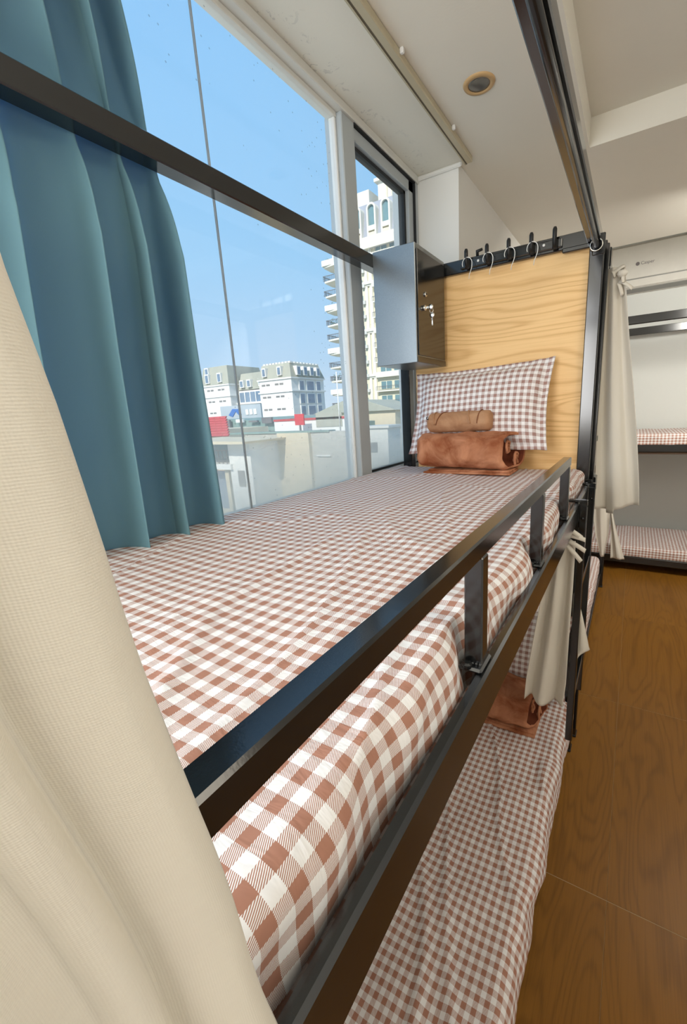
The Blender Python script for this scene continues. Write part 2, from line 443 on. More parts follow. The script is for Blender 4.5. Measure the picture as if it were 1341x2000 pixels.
def wall(name, mat, *a):
    return tag(MB().box(*a).obj(name, mat), kind='structure')
wall('wall_left', MAT['wall_paint'], XW - 0.12, XW, YB, 2.42, FL, -0.36)             # under the window
wall('wall_left_near', MAT['wall_paint'], XW - 0.12, XW, YB, -1.95, -0.36, CE)
wall('wall_left_far', MAT['wall_paint'], XW - 0.12, -0.865, 2.42, YF, FL, CE)         # wall returns past the window
wall('wall_left_bay', MAT['wall_paint'], XW - 0.12, -0.865, 4.40, YF, CE, CE + 0.56)
wall('wall_right', MAT['wall_paint'], XR, XR + 0.1, YB, YF, FL, CE + 0.56)
wall('wall_back', MAT['wall_paint'], -1.2, XR, YB - 0.1, YB, FL, CE + 0.3)
wall('wall_far', MAT['far_wall_paint'], -1.2, XR, YF, YF + 0.1, FL, CE + 0.56)
# small cornice bead on the return wall, under the soffit
tag(MB().box(XW, -0.845, 2.405, 2.42, CE - 0.022, CE, bev=0.006).obj('trim_1', MAT['wall_paint']), kind='structure')

# ------------------------------------------------------------------ window
ZS = -0.36; YM0, YM1 = 1.700, 1.795
w = thing('window_1', None, None, (XW, 0.8, ZS), kind='structure')
A = MAT['window_alu_backlit']
bx('head_frame', MAT['window_white'], w, XW - 0.05, XW + 0.045, -1.95, 2.42, CE - 0.032, CE, bev=0.003)
bx('head_bead', MAT['window_white'], w, XW - 0.03, XW + 0.012, -1.95, YM0, CE - 0.05, CE - 0.032, bev=0.002)
bx('sill_frame', A, w, XW - 0.05, XW + 0.04, -1.95, 2.42, ZS, ZS + 0.05, bev=0.003)
mu = bx('mullion', A, w, XW - 0.05, XW + 0.035, YM0, YM1, ZS + 0.05, CE - 0.032, bev=0.004)
bx('mullion_bead', MAT['white_wire'], mu, XW - 0.02, XW + 0.01, YM0 - 0.014, YM0, ZS + 0.05, CE - 0.05, bev=0.003)
bx('jamb', A, w, XW - 0.05, XW + 0.035, 2.385, 2.42, ZS + 0.05, CE - 0.032, bev=0.003)
bx('jamb_gap', MAT['window_gasket'], w, XW + 0.0, XW + 0.037, 2.378, 2.385, ZS + 0.05, CE - 0.032)
bx('head_gap', MAT['window_gasket'], w, XW + 0.0, XW + 0.037, YM1, 2.385, CE - 0.039, CE - 0.032)
# opening sash
sa = bx('sash_stile', A, w, XW - 0.03, XW + 0.025, 2.325, 2.378, ZS + 0.05, CE - 0.039, bev=0.003)
bx('sash_stile', A, w, XW - 0.03, XW + 0.025, YM1, YM1 + 0.012, ZS + 0.05, CE - 0.039, bev=0.003)
bx('sash_rail', A, w, XW - 0.03, XW + 0.025, YM1, 2.378, CE - 0.088, CE - 0.039, bev=0.003)
bx('sash_rail', A, w, XW - 0.03, XW + 0.025, YM1, 2.378, ZS + 0.05, ZS + 0.062, bev=0.003)
G = MAT['window_gasket']
bx('gasket', G, w, XW - 0.028, XW + 0.005, 2.305, 2.325, ZS + 0.062, CE - 0.088)
bx('gasket', G, w, XW - 0.028, XW + 0.005, YM1 + 0.012, 2.325, CE - 0.104, CE - 0.088)
bx('gasket', G, w, XW - 0.028, XW + 0.005, YM1 + 0.012, 2.325, ZS + 0.062, ZS + 0.072)
for y0, y1, zz in ((-1.95, 1.0255, CE - 0.04), (1.0285, YM0, CE - 0.04), (YM1 + 0.012, 2.315, CE - 0.09)):
    bx('pane', MAT['window_glass'], w, XW - 0.008, XW - 0.002, y0, y1, ZS + 0.045, zz)
bx('silicone_joint', MAT['silicone'], w, XW - 0.0085, XW - 0.0005, 1.0255, 1.0285, ZS + 0.045, CE - 0.04)

# ------------------------------------------------------------------ curtain track on the ceiling
ct = thing('curtain_track', 'slim aluminium curtain track screwed to the ceiling along the window', 'curtain track', (-0.815, 0.6, CE - 0.022))
bx('rail', MAT['track_alu'], ct, -0.818, -0.786, -1.9, 2.40, CE - 0.028, CE - 0.002, bev=0.003)
bx('groove', MAT['track_dark'], ct, -0.8175, -0.812, -1.9, 2.40, CE - 0.0285, CE - 0.02)
bx('lip', MAT['track_alu'], ct, -0.824, -0.818, -1.9, 2.40, CE - 0.030, CE - 0.006)
for y in (0.4, 1.62, 2.12):
    bx('bracket', MAT['white_wire'], ct, -0.787, -0.772, y - 0.007, y + 0.007, CE - 0.018, CE, bev=0.003)

# recessed downlight, switched off
dl = thing('downlight', 'round recessed ceiling downlight with tan ring, switched off', 'downlight', (-0.611, 1.943, CE))
MB().lathe([(0.038, 0.012), (0.040, 0.0), (0.042, -0.006), (0.058, -0.005), (0.061, 0.0), (0.061, 0.004)], (-0.611, 1.943, CE), 2, 40).obj('ring', MAT['lamp_ring'], dl, True)
MB().lathe([(0.001, -0.001), (0.018, -0.0015), (0.033, -0.003), (0.0405, -0.0045), (0.0405, 0.004)], (-0.611, 1.943, CE), 2, 40).obj('lens', MAT['lamp_glass'], dl, True)

# ------------------------------------------------------------------ bunk beds
BK = MAT['black_metal']
def bunk(name, label, xl, xr, y0, y1, zc, zu, zl, guard=(), guard_end=None, panel=True, T=None, rail_h=0.052, low_in=0.0, foot_shade=False):
    """xl/xr outer sides, y0/y1 foot and head, zc canopy top, zu/zl rail tops of the two decks; T turns a bed round"""
    root = thing(name, label, 'bunk bed', ((xl+xr)/2, (y0+y1)/2, FL) if T is None else T @ Vector(((xl+xr)/2, (y0+y1)/2, FL)), 'metal bunk beds')
    def part(nm, mat, m, parent=None, smooth=False):
        if T is not None:
            for v in m.bm.verts: v.co = T @ v.co
        return m.obj(nm, mat, parent or root, smooth)
    def B(nm, mat, *a, bev=0.003, parent=None):
        return part(nm, mat, MB().box(*a, bev=bev), parent)
    P = 0.05
    for x0 in (xl, xr - P - 0.01):
        for yy in (y0, y1 - P):
            p = B('post', BK, x0, x0 + P, yy, yy + P, FL + 0.012, zc - 0.03)
            B('foot_cap', MAT['black_plastic'], x0 - 0.003, x0 + P + 0.003, yy - 0.003, yy + P + 0.003, FL, FL + 0.014, parent=p)
    xi = xr - P - 0.01
    B('canopy_rail', BK, xl, xl + P, y0 + P, y1 - P, zc - rail_h, zc)
    B('canopy_rail', BK, xr - 0.07, xr - 0.02, y0 + P - 0.03, y1 - 0.005, zc - rail_h + 0.002, zc - 0.012 if rail_h < 0.06 else zc)
    for yy in (y0, y1 - P):
        B('end_bar', BK, xl, xi + 0.005, yy + 0.005, yy + P - 0.005, zc - 0.055, zc + 0.0)
        B('end_bar', BK, xl + P, xi, yy + 0.01, yy + 0.035, zl - 0.05, zl)
        B('end_bar', BK, xl + P, xi, yy + 0.01, yy + 0.035, zu - 0.05, zu)
    for z in (zu, zl):
        q = low_in if z == zl else 0.0
        rw_ = 0.017 if z == zu else 0.032; dk = 0.070 if z == zu else 0.0
        B('side_rail', BK, xr - rw_ - q, xr - q, y0 + 0.01, y1 - 0.005, z - 0.07, z, bev=0.004)
        B('side_rail', BK, xl + 0.01, xl + 0.042, y0 + P, y1 - P, z - 0.07, z, bev=0.004)
        B('deck', MAT['deck_board'], xl + 0.04, xr - rw_ - q, y0 + P, y1 - P, z - dk - 0.024, z - dk - 0.002)
    # round curtain rod under the right canopy rail, held by an eye at each end
    xc = xr - 0.036; zr = zc - 0.066
    rod = part('curtain_rod', MAT['black_metal_gloss'], MB().tube([(xc, y0 + 0.07, zr), (xc, y1 - 0.06, zr)], 0.0105, 16), smooth=True)
    for yy in (y0 + 0.07, y1 - 0.062):
        ring = [(xc + 0.021*math.cos(t), yy, zr + 0.021*math.sin(t)) for t in [2*math.pi*k/24 for k in range(24)]]
        part('rod_eye', MAT['chrome'], MB().tube(ring, 0.0028, 8, True), rod, True)
        B('rod_clip', BK, xc - 0.014, xc + 0.03, yy + 0.006, yy + 0.018, zr - 0.035, zr + 0.04, parent=rod)
    if panel:
        B('headboard_panel', MAT['panel_wood'], xl + 0.075, xi, y1 - 0.022, y1 - 0.004, zu + 0.02, zc - 0.048, bev=0.002)
        B('panel_clip', BK, xi - 0.10, xi + 0.002, y1 - P - 0.001, y1 - P + 0.012, zc - 0.067, zc - 0.05)
    if foot_shade: B('foot_shade_board', MAT['panel_wood'], xl + 0.05, xi, y0 + 0.012, y0 + 0.03, zl + 0.01, zu - 0.08, bev=0.002)  # board added out of view to keep the lower bunk dark
    B('weld_plate', BK, xr - 0.062, xr + 0.006, y1 - P - 0.012, y1 - P, zu - 0.001, zu + 0.012)
    # guard rail on small posts bolted to the upper side rail
    if guard:
        gx0, gx1 = xr - 0.033, xr - 0.009; gt = zu + 0.185
        B('guard_rail', BK, gx0, gx1, y0 + 0.06, guard_end, gt - 0.026, gt, bev=0.0025)
        for gy in guard:
            gp = B('guard_post', BK, gx0 - 0.001, gx1, gy, gy + 0.025, zu, gt - 0.026, bev=0.002)
            B('bracket', BK, gx0 - 0.006, gx1 + 0.003, gy - 0.012, gy + 0.037, zu - 0.001, zu + 0.006, parent=gp)
            bead = MB()
            for q in range(5):
                x = gx0 + 0.002 + q*0.005
                bead.box(x - 0.0022, x + 0.0022, gy - 0.004, gy + 0.001, zu + 0.005, zu + 0.010, bev=0.001)
            part('weld_bead', MAT['black_metal_gloss'], bead, gp)
            bolt = MB().lathe([(0.007, 0.0), (0.007, 0.004), (0.004, 0.006)], (gx0 + 0.006, gy - 0.007, zu + 0.005), 2, 10)
            part('bolt', MAT['black_metal_gloss'], bolt, gp)
    return root

ZU, ZL = -0.345, -1.60
bunk('bunk_bed', 'black metal bunk bed frame with pale wood headboard beside the big window',
     -1.05, -0.14, -0.09, 2.10, 0.65, ZU, ZL, (0.50, 0.925, 1.35), 1.385, low_in=0.055, foot_shade=True)
bunk('bunk_bed', 'black metal bunk bed frame behind the wood headboard, further along the window wall',
     -0.855, -0.128, 2.17, 4.40, 0.65, ZU, ZL, (2.7, 3.2, 3.7), 3.75, panel=False, low_in=0.03)
T3 = Matrix.Translation((0, 4.92, 0)) @ Matrix.Rotation(-math.pi/2, 4, 'Z')
# turned bed: its open side (local +x) faces the camera side (-y), its length runs along x
T3 = Matrix(((0, 1, 0, 0.0), (-1, 0, 0, 4.92), (0, 0, 1, 0), (0, 0, 0, 1)))
bunk('bunk_bed', 'black metal bunk bed frame set across the far end under the air conditioner',
     -0.93, 0.0, -0.55, 1.65, 0.745, -0.445, -1.60, (), None, panel=False, T=T3, rail_h=0.075)

# ------------------------------------------------------------------ mattresses under gingham sheets
def mattress(name, label, x0, x1, y0, y1, z0, z1, seed, wr=0.003, dents=(), T=None, bulge=0.0, nx=70, ny=150, pk=0.008):
    m = MB(); rt, rb = 0.036, 0.012
    prof = []; cxm = (x0 + x1)/2
    def arc(cx, cz, r, a0, a1, n):
        return [(cx + r*math.cos(lerp(a0, a1, k/n)), cz + r*math.sin(lerp(a0, a1, k/n))) for k in range(n + 1)]
    prof += [(cxm, z0)] + arc(x0 + rb, z0 + rb, rb, -math.pi/2, -math.pi, 5)
    prof += [(x0, lerp(z0 + rb, z1 - rt, 0.5))] + arc(x0 + rt, z1 - rt, rt, math.pi, math.pi/2, 7)
    prof += [(lerp(x0 + rt, x1 - rt, k/nx), z1) for k in range(1, nx)]
    prof += arc(x1 - rt, z1 - rt, rt, math.pi/2, 0, 9)
    prof += [(x1, lerp(z1 - rt, z0 + rb, k/5)) for k in range(1, 5)] + arc(x1 - rb, z0 + rb, rb, 0, -math.pi/2, 6)
    S = [0.0]
    for a, b in zip(prof, prof[1:]): S.append(S[-1] + math.hypot(b[0]-a[0], b[1]-a[1]))
    st = [0, 0.004, 0.012, 0.022, 0.036]
    ys = [y0 + d for d in st] + [lerp(y0 + 0.036, y1 - 0.036, k/ny) for k in range(1, ny)] + [y1 - d for d in reversed(st)]
    R = 0.036; rows = []
    for y in ys:
        d = min(y - y0, y1 - y); ins = R*(1 - math.sqrt(max(0, 1 - ((R - min(d, R))/R)**2)))
        row = []
        for (px, pz), s in zip(prof, S):
            x = px + (ins if px < cxm - 0.2 else (-ins if px > cxm + 0.2 else 0)); z = pz - (ins if pz > (z0+z1)/2 else -ins*0.5)
            top = sstep(z1 - rt, z1, pz)
            # gentle waves and long creases on the top, puckers down the open side
            z += top*(wr*1.6*nz(x*3.1, y*2.3, seed) + wr*0.8*nz(x*9, y*6, seed+3))
            cr1 = nz(x*5 + y*2.0, y*1.3 - x, seed + 9); z += top*wr*1.2*max(0, 1 - abs(cr1)*14)
            side = sstep(x1 - rt*1.2, x1, px) * sstep(z0 - 0.01, z0 + 0.03, pz)
            x += side*(pk*nz(y*5.5, pz*9 + y*4, seed+5) + 0.006*nz(y*14, pz*22 - y*9, seed+7) + bulge*math.sin(math.pi*max(0, min(1, (pz - z0)/(z1 - z0)))))
            for dy in dents:
                q = math.exp(-((y - dy - 0.012)/0.035)**2); x -= side*q*0.019
            row.append(m.bm.verts.new((x, y, z)))
        rows.append(row)
    n = len(prof)
    for j in range(len(ys) - 1):
        for i in range(n - 1):
            f = m.bm.faces.new((rows[j][i], rows[j][i+1], rows[j+1][i+1], rows[j+1][i]))
            for l, (a, b) in zip(f.loops, ((i, j), (i+1, j), (i+1, j+1), (i, j+1))): l[m.uv].uv = (S[a], ys[b])
    for r in (rows[0], rows[-1]):
        f = m.bm.faces.new(r)
        for l in f.loops: l[m.uv].uv = (l.vert.co.x, l.vert.co.z)
    bmesh.ops.remove_doubles(m.bm, verts=m.bm.verts[:], dist=0.0002)
    if T is not None:
        for v in m.bm.verts: v.co = T @ v.co
    o = m.obj(name, MAT['gingham'], None, True)
    return tag(o, label, 'mattress', 'mattresses in brown gingham sheets')
mattress('mattress', 'mattress in brown and white gingham sheet on the upper bunk beside the window', -1.095, -0.1625, -0.03, 2.045, ZU - 0.0715, -0.288, 1.0,
         0.0035, (0.50, 0.925, 1.35), nx=110, ny=300, pk=0.015)
mattress('mattress', 'mattress in gingham sheet on the lower bunk, beside the aisle floor, in the foreground', -1.03, -0.158, -0.03, 2.045, ZL + 0.0005, -1.44, 5.0, 0.011, bulge=0.016, pk=0.014)
mattress('mattress', 'mattress in gingham sheet on the lower bunk behind the ladder, further along', -0.84, -0.172, 2.24, 4.32, ZL + 0.0005, -1.43, 8.0, 0.004, bulge=0.006)
mattress('mattress', 'mattress in gingham sheet on the upper bunk behind the wood headboard', -0.84, -0.19, 2.24, 4.33, ZU - 0.0715, -0.29, 11.0, 0.004)
mattress('mattress', 'lower mattress of the bed across the far end of the room', -0.89, -0.005, -0.48, 1.58, -1.5995, -1.495, 14.0, 0.004, T=T3)
mattress('mattress', 'upper mattress of the bed across the far end of the room', -0.89, -0.005, -0.48, 1.58, -0.516, -0.345, 17.0, 0.003, T=T3)
# ------------------------------------------------------------------ locker hung at the head of the bed
LX0, LX1, LY0, LY1, LZ0, LZ1 = -1.002, -0.802, 1.735, 2.052, 0.197, 0.655
lk = thing('locker', 'small black metal locker with keys hanging in its door, fixed above the pillow', 'locker', ((LX0+LX1)/2, (LY0+LY1)/2, LZ0))
LM = MAT['locker_metal']
lb = MB().box(LX0, LX1 - 0.004, LY0, LY1, LZ0, LZ1, bev=0.002).obj('body', LM, lk)
dr = MB().box(LX1 - 0.003, LX1 + 0.001, LY0 + 0.012, LY1 - 0.012, LZ0 + 0.03, LZ1 - 0.02, bev=0.001).obj('door', BK, lk)  # door and lower rail black: the aisle side's shade put into the colour
MB().box(LX1 - 0.004, LX1 + 0.0005, LY0, LY1, LZ0, LZ0 + 0.024, bev=0.0015).obj('lower_rail', BK, lk)
def cyl_x(m, x0, x1, y, z, r, seg=16):
    return m.lathe([(r*0.9, x0 - x0), (r, 0.001), (r, x1 - x0 - 0.001), (r*0.85, x1 - x0)], (x0, y, z), 0, seg)
LYc = 1.80
up_ = cyl_x(MB(), LX1, LX1 + 0.007, LYc + 0.02, 0.475, 0.010).obj('hasp_eye', MAT['chrome'], dr, True)
cyl_x(MB(), LX1 + 0.006, LX1 + 0.009, LYc + 0.02, 0.475, 0.004).obj('rivet', MAT['black_plastic'], dr, True)
lc = cyl_x(MB(), LX1, LX1 + 0.012, LYc, 0.418, 0.011).obj('lock_cylinder', MAT['chrome'], dr, True)
# key in the lock and a spare on the ring
ky = thing('key_pair', 'two small steel keys on a ring, one turned in the locker door', 'keys', (LX1 + 0.02, LYc, 0.36))
MB().box(LX1 + 0.010, LX1 + 0.026, LYc - 0.001, LYc + 0.001, 0.414, 0.422).obj('key_blade', MAT['chrome'], ky)
cyl = MB()
cyl.lathe([(0.004, -0.0012), (0.011, -0.0012), (0.011, 0.0012), (0.004, 0.0012)], (LX1 + 0.034, LYc, 0.418), 1, 20)
cyl.obj('key_bow', MAT['chrome'], ky, True)
ring = [(LX1 + 0.036 + 0.008*math.cos(t), LYc + 0.003, 0.404 + 0.008*math.sin(t)) for t in [2*math.pi*k/20 for k in range(20)]]
MB().tube(ring, 0.0009, 6, True).obj('key_ring', MAT['chrome'], ky, True)
sp_ = MB().lathe([(0.004, -0.001), (0.0105, -0.001), (0.0105, 0.001), (0.004, 0.001)], (LX1 + 0.038, LYc + 0.004, 0.386), 1, 20)
sp_.box(LX1 + 0.035, LX1 + 0.041, LYc + 0.003, LYc + 0.005, 0.346, 0.377, bev=0.001)
sp_.obj('spare_key', MAT['chrome'], ky, True)

# ------------------------------------------------------------------ hook board on the head bar
HX = [-0.690, -0.598, -0.506, -0.415, -0.326]
hr = thing('coat_hook_rail', 'black coat hook strip with five pegs screwed along the bar above the headboard', 'hook rail', (-0.5, 2.05, 0.6))
pl = MB().box(-0.725, -0.300, 2.044, 2.0545, 0.606, 0.640, bev=0.004, seg=2).obj('back_plate', BK, hr)
for x in HX:
    pg = MB()
    pg.tube([(x, 2.046, 0.612), (x, 2.034, 0.612), (x, 2.026, 0.622), (x, 2.022, 0.645), (x, 2.022, 0.668), (x, 2.023, 0.676)],
            [0.008, 0.008, 0.0085, 0.0085, 0.0085, 0.0055], 12)
    pg.box(x - 0.011, x + 0.011, 2.036, 2.046, 0.600, 0.636, bev=0.004)
    pg.obj('peg', MAT['black_plastic'], hr, True)
for x in (-0.643, -0.370):
    MB().lathe([(0.001, -0.0022), (0.004, -0.0018), (0.0062, 0.0)], (x, 2.0445, 0.626), 1, 14).obj('screw', MAT['white_wire'], hr, True)
bk = MB().tube([(-0.655, 2.075, 0.65), (-0.655, 2.07, 0.672), (-0.632, 2.07, 0.676)], [0.007, 0.008, 0.006], 10)
tag(bk.obj('clip', MAT['black_plastic'], None, True), 'small black plastic clip on top of the bar behind the hook strip', 'clip')
words = ['closest to the locker', 'second from the locker', 'third from the locker', 'farthest from the locker']
for k, x in enumerate(HX[:4]):
    pts = []
    for i in range(15):
        t = lerp(math.radians(205), math.radians(-10), i/14)
        pts.append((x + 0.006 + 0.021*math.cos(t), 2.021 - 0.006*math.sin(t*0.5), 0.617 + 0.024*math.sin(t)))
    x1 = pts[-1][0]
    pts += [(x1 - 0.001, 2.022, 0.60), (x1 - 0.007, 2.024, 0.585), (x1 - 0.014, 2.027, 0.572), (x1 - 0.016, 2.03, 0.556)]
    o = MB().tube(pts, 0.0015, 8).obj('wire_hook', MAT['white_wire'], None, True)
    tag(o, 'thin white wire hanger hook on the peg ' + words[k], 'hanger hook', 'wire hooks on the pegs')

# ------------------------------------------------------------------ pillow, rolled blanket, rolled towel
def pillow(name, label, W, Hh, thick, place, seed, flange=0.03, nu=56, nv=40):
    """place(u,v,d) -> point; u,v metres from the centre, d pushes towards the viewer"""
    m = MB()
    def prof(u, v):
        a = max(0, 1 - abs(u/(W/2 - flange))**3.0) if abs(u) < W/2 - flange else 0
        b = max(0, 1 - abs(v/(Hh/2 - flange*0.7))**3.0) if abs(v) < Hh/2 - flange*0.7 else 0
        return (a*b)**0.55
    def pt(i, j, sgn):
        u, v = (i - 0.5)*W, (j - 0.5)*Hh
        # pulled-in edges between the corners
        pin = 1 - 0.055*(1 - (2*abs(j - 0.5))**2); pv = 1 - 0.05*(1 - (2*abs(i - 0.5))**2)
        d = thick*prof(u, v)*0.5 + 0.0035
        edge = 1 - sstep(0.0, 0.03, d)
        wv = 0.010*nz(u*22, v*22, seed)*edge*(1 if i > 0.5 else 0.6)
        d += 0.006*nz(u*7, v*7, seed)*(1 - edge) + 0.003*nz(u*20 + v*8, v*14, seed+2)*(1-edge)
        return place(u*pin, v*pv, sgn*d + wv)
    for sgn in (1, -1):
        m.grid(lambda i, j: pt(i, j, sgn), nu, nv, lambda i, j: (i*W, j*Hh))
    bmesh.ops.remove_doubles(m.bm, verts=m.bm.verts[:], dist=0.0001)
    # close the rim
    bd = [e for e in m.bm.edges if e.is_boundary]
    if bd: bmesh.ops.bridge_loops(m.bm, edges=bd)
    return tag(m.obj(name, MAT['gingham_pillow'], None, True), label, 'pillow', 'gingham pillows')
gingham('gingham_pillow', (0.36, 0.215, 0.185), (0.85, 0.83, 0.83), 0.028, 0.028)
pc = Vector((-0.622, 1.966, -0.012)); pr = Vector((0.955, 0.01, 0.03)).normalized()
pu_ = Vector((0.028, 0.30, 0.93)).normalized(); pu_ = (pu_ - pr*pu_.dot(pr)).normalized(); pn = pr.cross(pu_)
pillow('pillow', 'gingham pillow propped upright against the wood headboard on the upper bunk', 0.64, 0.40, 0.15,
       lambda u, v, d: pc + pr*(u + v*0.03) + pu_*v + pn*d, 3.0)
qc = Vector((-0.47, 1.945, -1.16)); qr = Vector((1, 0.02, -0.02)).normalized(); qu = Vector((0.0, 0.25, 0.95)).normalized(); qu = (qu - qr*qu.dot(qr)).normalized(); qn = qr.cross(qu)
pillow('pillow', 'gingham pillow at the head of the lower bunk, half hidden by the cream curtain', 0.60, 0.40, 0.14,
       lambda u, v, d: qc + qr*u + qu*v + qn*d, 6.0)

def blanket(name, label, x0, x1, yc, zb, hy, hz, seed):
    root = thing(name, label, 'blanket', ((x0+x1)/2, yc, zb), 'rolled brown blankets')
    def sec(t, x, k=1.0):
        c, s = math.cos(t), math.sin(t); p = 0.62
        y = yc + hy*k*math.copysign(abs(c)**p, c); z = zb + hz*0.5 + 0.012 + (hz*0.5 - 0.012)*k*math.copysign(abs(s)**p, s)
        q = 0.010*nz(x*9, c*1.3, s*1.3 + seed) + 0.006*nz(x*20, c*3, s*3 + seed)
        x += 0.32*(y - yc)*sstep(x0 + 0.2*(x1 - x0), x1, x)
        return Vector((x + 0.008*nz(c*2, s*2, seed), y + q*c, max(z + q*s, zb + 0.004)))
    m = MB(); L = x1 - x0
    def fn(i, j):
        x = lerp(x0, x1, j); t = 2*math.pi*i
        e0 = min(1, (j*L)/0.035); k = 0.80 + 0.20*math.sqrt(max(0, 1 - (1 - e0)**2))
        e1 = min(1, ((1 - j)*L)/0.02); k *= 0.95 + 0.05*math.sqrt(max(0, 1 - (1 - e1)**2))
        return sec(t, x, k)
    V = m.grid(fn, 64, 44, None, True)
    m.bm.faces.new(V[0][::-1])
    # right end: turned inwards, so the roll shows its open end
    prev = V[-1]
    ring = [m.bm.verts.new(sec(2*math.pi*i/64, x1, 0.84)) for i in range(64)]
    for i in range(64): m.bm.faces.new((prev[i], prev[(i+1) % 64], ring[(i+1) % 64], ring[i]))
    m.obj('roll', MAT['plush_brown'], root, True)
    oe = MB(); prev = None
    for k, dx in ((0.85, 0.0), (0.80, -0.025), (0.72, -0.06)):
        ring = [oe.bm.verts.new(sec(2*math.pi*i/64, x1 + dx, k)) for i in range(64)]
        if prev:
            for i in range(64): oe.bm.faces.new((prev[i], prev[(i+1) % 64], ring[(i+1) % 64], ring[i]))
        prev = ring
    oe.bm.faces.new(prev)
    oe.obj('open_end', MAT['plush_shade'], root, True)  # darker plush paints the shade inside the hollow roll
    # inner turns of the roll in the open end
    sw = MB()
    for (cy, cz, r, tw) in ((yc + 0.035, zb + 0.055, 0.034, 1.6), (yc - 0.03, zb + hz*0.62, 0.030, 1.3)):
        pts = []
        for i in range(28):
            t = i/27*tw*2*math.pi; rr = r*(1 - 0.62*i/27)
            pts.append((x1 - 0.010 + 0.32*(cy - yc) - 0.012*nz(t, cy, 2), cy + rr*math.cos(t)*1.15, cz + rr*math.sin(t)))
        sw.tube(pts, 0.0055, 8)
    sw.obj('inner_fold', MAT['plush_brown'], root, True)
    # folded layers under the roll
    for k, (a, b, z) in enumerate(((0.01, 0.0, 0.002), (0.03, -0.004, 0.010))):
        la = MB()
        la.grid(lambda i, j: Vector((lerp(x0 + 0.02 + a, x1 + 0.004 + b, i), yc - hy*0.84 + 0.012*k + 0.16*j*hy/0.1 + 0.004*nz(i*6, j, seed+k), zb + z + 0.0045 + 0.003*nz(i*8, j*3, seed+k))), 30, 6)
        la.obj('layer', MAT['plush_brown'], root, True, solid=0.008)
    return root
blanket('rolled_blanket', 'plush brown blanket rolled up in front of the pillow on the upper bunk', -0.838, -0.425, 1.855, -0.286, 0.098, 0.180, 2.0)
blanket('rolled_blanket', 'plush brown blanket rolled up on the lower bunk behind the cream curtain', -0.66, -0.27, 1.77, -1.44, 0.10, 0.20, 9.0)

tr_ = thing('rolled_towel', 'small tan towel rolled tight on top of the plush blanket', 'towel', (-0.655, 1.865, -0.125))
tx0, tx1, tyc, tzc, trr = -0.805, -0.520, 1.852, -0.0635, 0.044
m = MB()
def tf(i, j):
    t = 2*math.pi*i; L = tx1 - tx0; e0 = min(1, min(j, 1 - j)*L/0.022)
    k = 0.72 + 0.28*math.sqrt(max(0, 1 - (1 - e0)**2)); x = lerp(tx0, tx1, j)
    q = 0.004*nz(x*18, math.cos(t)*2, math.sin(t)*2) + 0.002*nz(x*60, math.cos(t)*6, math.sin(t)*6)
    tilt = 0.05*(x - tx0)
    return Vector((x, tyc + (trr*1.05*k + q)*math.cos(t), tzc + tilt*0.3 + (trr*k + q)*math.sin(t)))
V = m.grid(tf, 48, 40, None, True); m.bm.faces.new(V[0][::-1]); m.bm.faces.new(V[-1])
m.obj('roll', MAT['towel_brown'], tr_, True)
def wrap_edge(xa, xb, name, mat, rad, t0=-100, t1=110, lift=0.0015):
    pts = []
    for i in range(25):
        a = math.radians(lerp(t0, t1, i/24)); x = lerp(xa, xb, i/24)
        # angle measured from straight up, negative = towards the viewer
        pts.append((x, tyc - (trr*1.05 + lift)*math.sin(-a), tzc + 0.015*(x - tx0) + (trr + lift)*math.cos(a)))
    MB().tube(pts, rad, 8).obj(name, mat, tr_, True)
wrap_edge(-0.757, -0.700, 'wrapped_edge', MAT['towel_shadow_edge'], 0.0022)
wrap_edge(-0.765, -0.785, 'wrapped_edge', MAT['towel_brown'], 0.003)
wrap_edge(-0.600, -0.645, 'wrapped_edge', MAT['towel_brown'], 0.003)
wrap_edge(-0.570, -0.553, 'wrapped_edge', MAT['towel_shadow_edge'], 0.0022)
MB().tube([(tx0 + 0.004, tyc - 0.03, tzc + 0.030), (tx0 - 0.002, tyc - 0.036, tzc + 0.026), (tx0 + 0.002, tyc - 0.038, tzc + 0.020), (tx0 + 0.01, tyc - 0.04, tzc + 0.019)], 0.002, 8).obj('loop', MAT['black_plastic'], tr_, True)

# ------------------------------------------------------------------ ladder hooked over the side rail
ld = thing('bunk_ladder', 'narrow black ladder hooked over the upper side rail near the headboard', 'ladder', (-0.125, 1.8, -1.32))
for y in (1.60, 1.955):
    r = MB().box(-0.139, -0.114, y, y + 0.025, -1.32, -0.352, bev=0.003).obj('rail', BK, ld)
    MB().box(-0.180, -0.114, y, y + 0.025, -0.3445, -0.335, bev=0.002).box(-0.139, -0.114, y + 0.004, y + 0.021, -0.36, -0.338).obj('hook', BK, r)
    MB().lathe([(0.001, -0.003), (0.004, -0.003), (0.006, 0.0)], (-0.1265, y, -0.40), 1, 10).obj('bolt', MAT['black_metal_gloss'], r, True)
for z in (-0.66, -1.14):
    MB().box(-0.136, -0.117, 1.625, 1.955, z - 0.012, z + 0.012, bev=0.003).obj('rung', BK, ld)

# ------------------------------------------------------------------ curtains
def cloth(name, label, fn, nu, nv, mat, W, L, cat='curtain', thick=0.002, group=None):
    m = MB(); m.grid(fn, nu, nv, lambda i, j: (i*W, (1 - j)*L))
    return tag(m.obj(name, mat, None, True, solid=thick, fixn=False), label, cat, group)
def ribbon(m, pts, width_dir, w):
    """flat fabric tie following pts"""
    bm = m.bm; wd = Vector(width_dir).normalized()*w/2; prev = None; L = 0
    for i, p in enumerate(pts):
        p = Vector(p); a, b = bm.verts.new(p - wd), bm.verts.new(p + wd)
        if prev:
            f = bm.faces.new((prev[0], a, b, prev[1]))
        prev = (a, b)
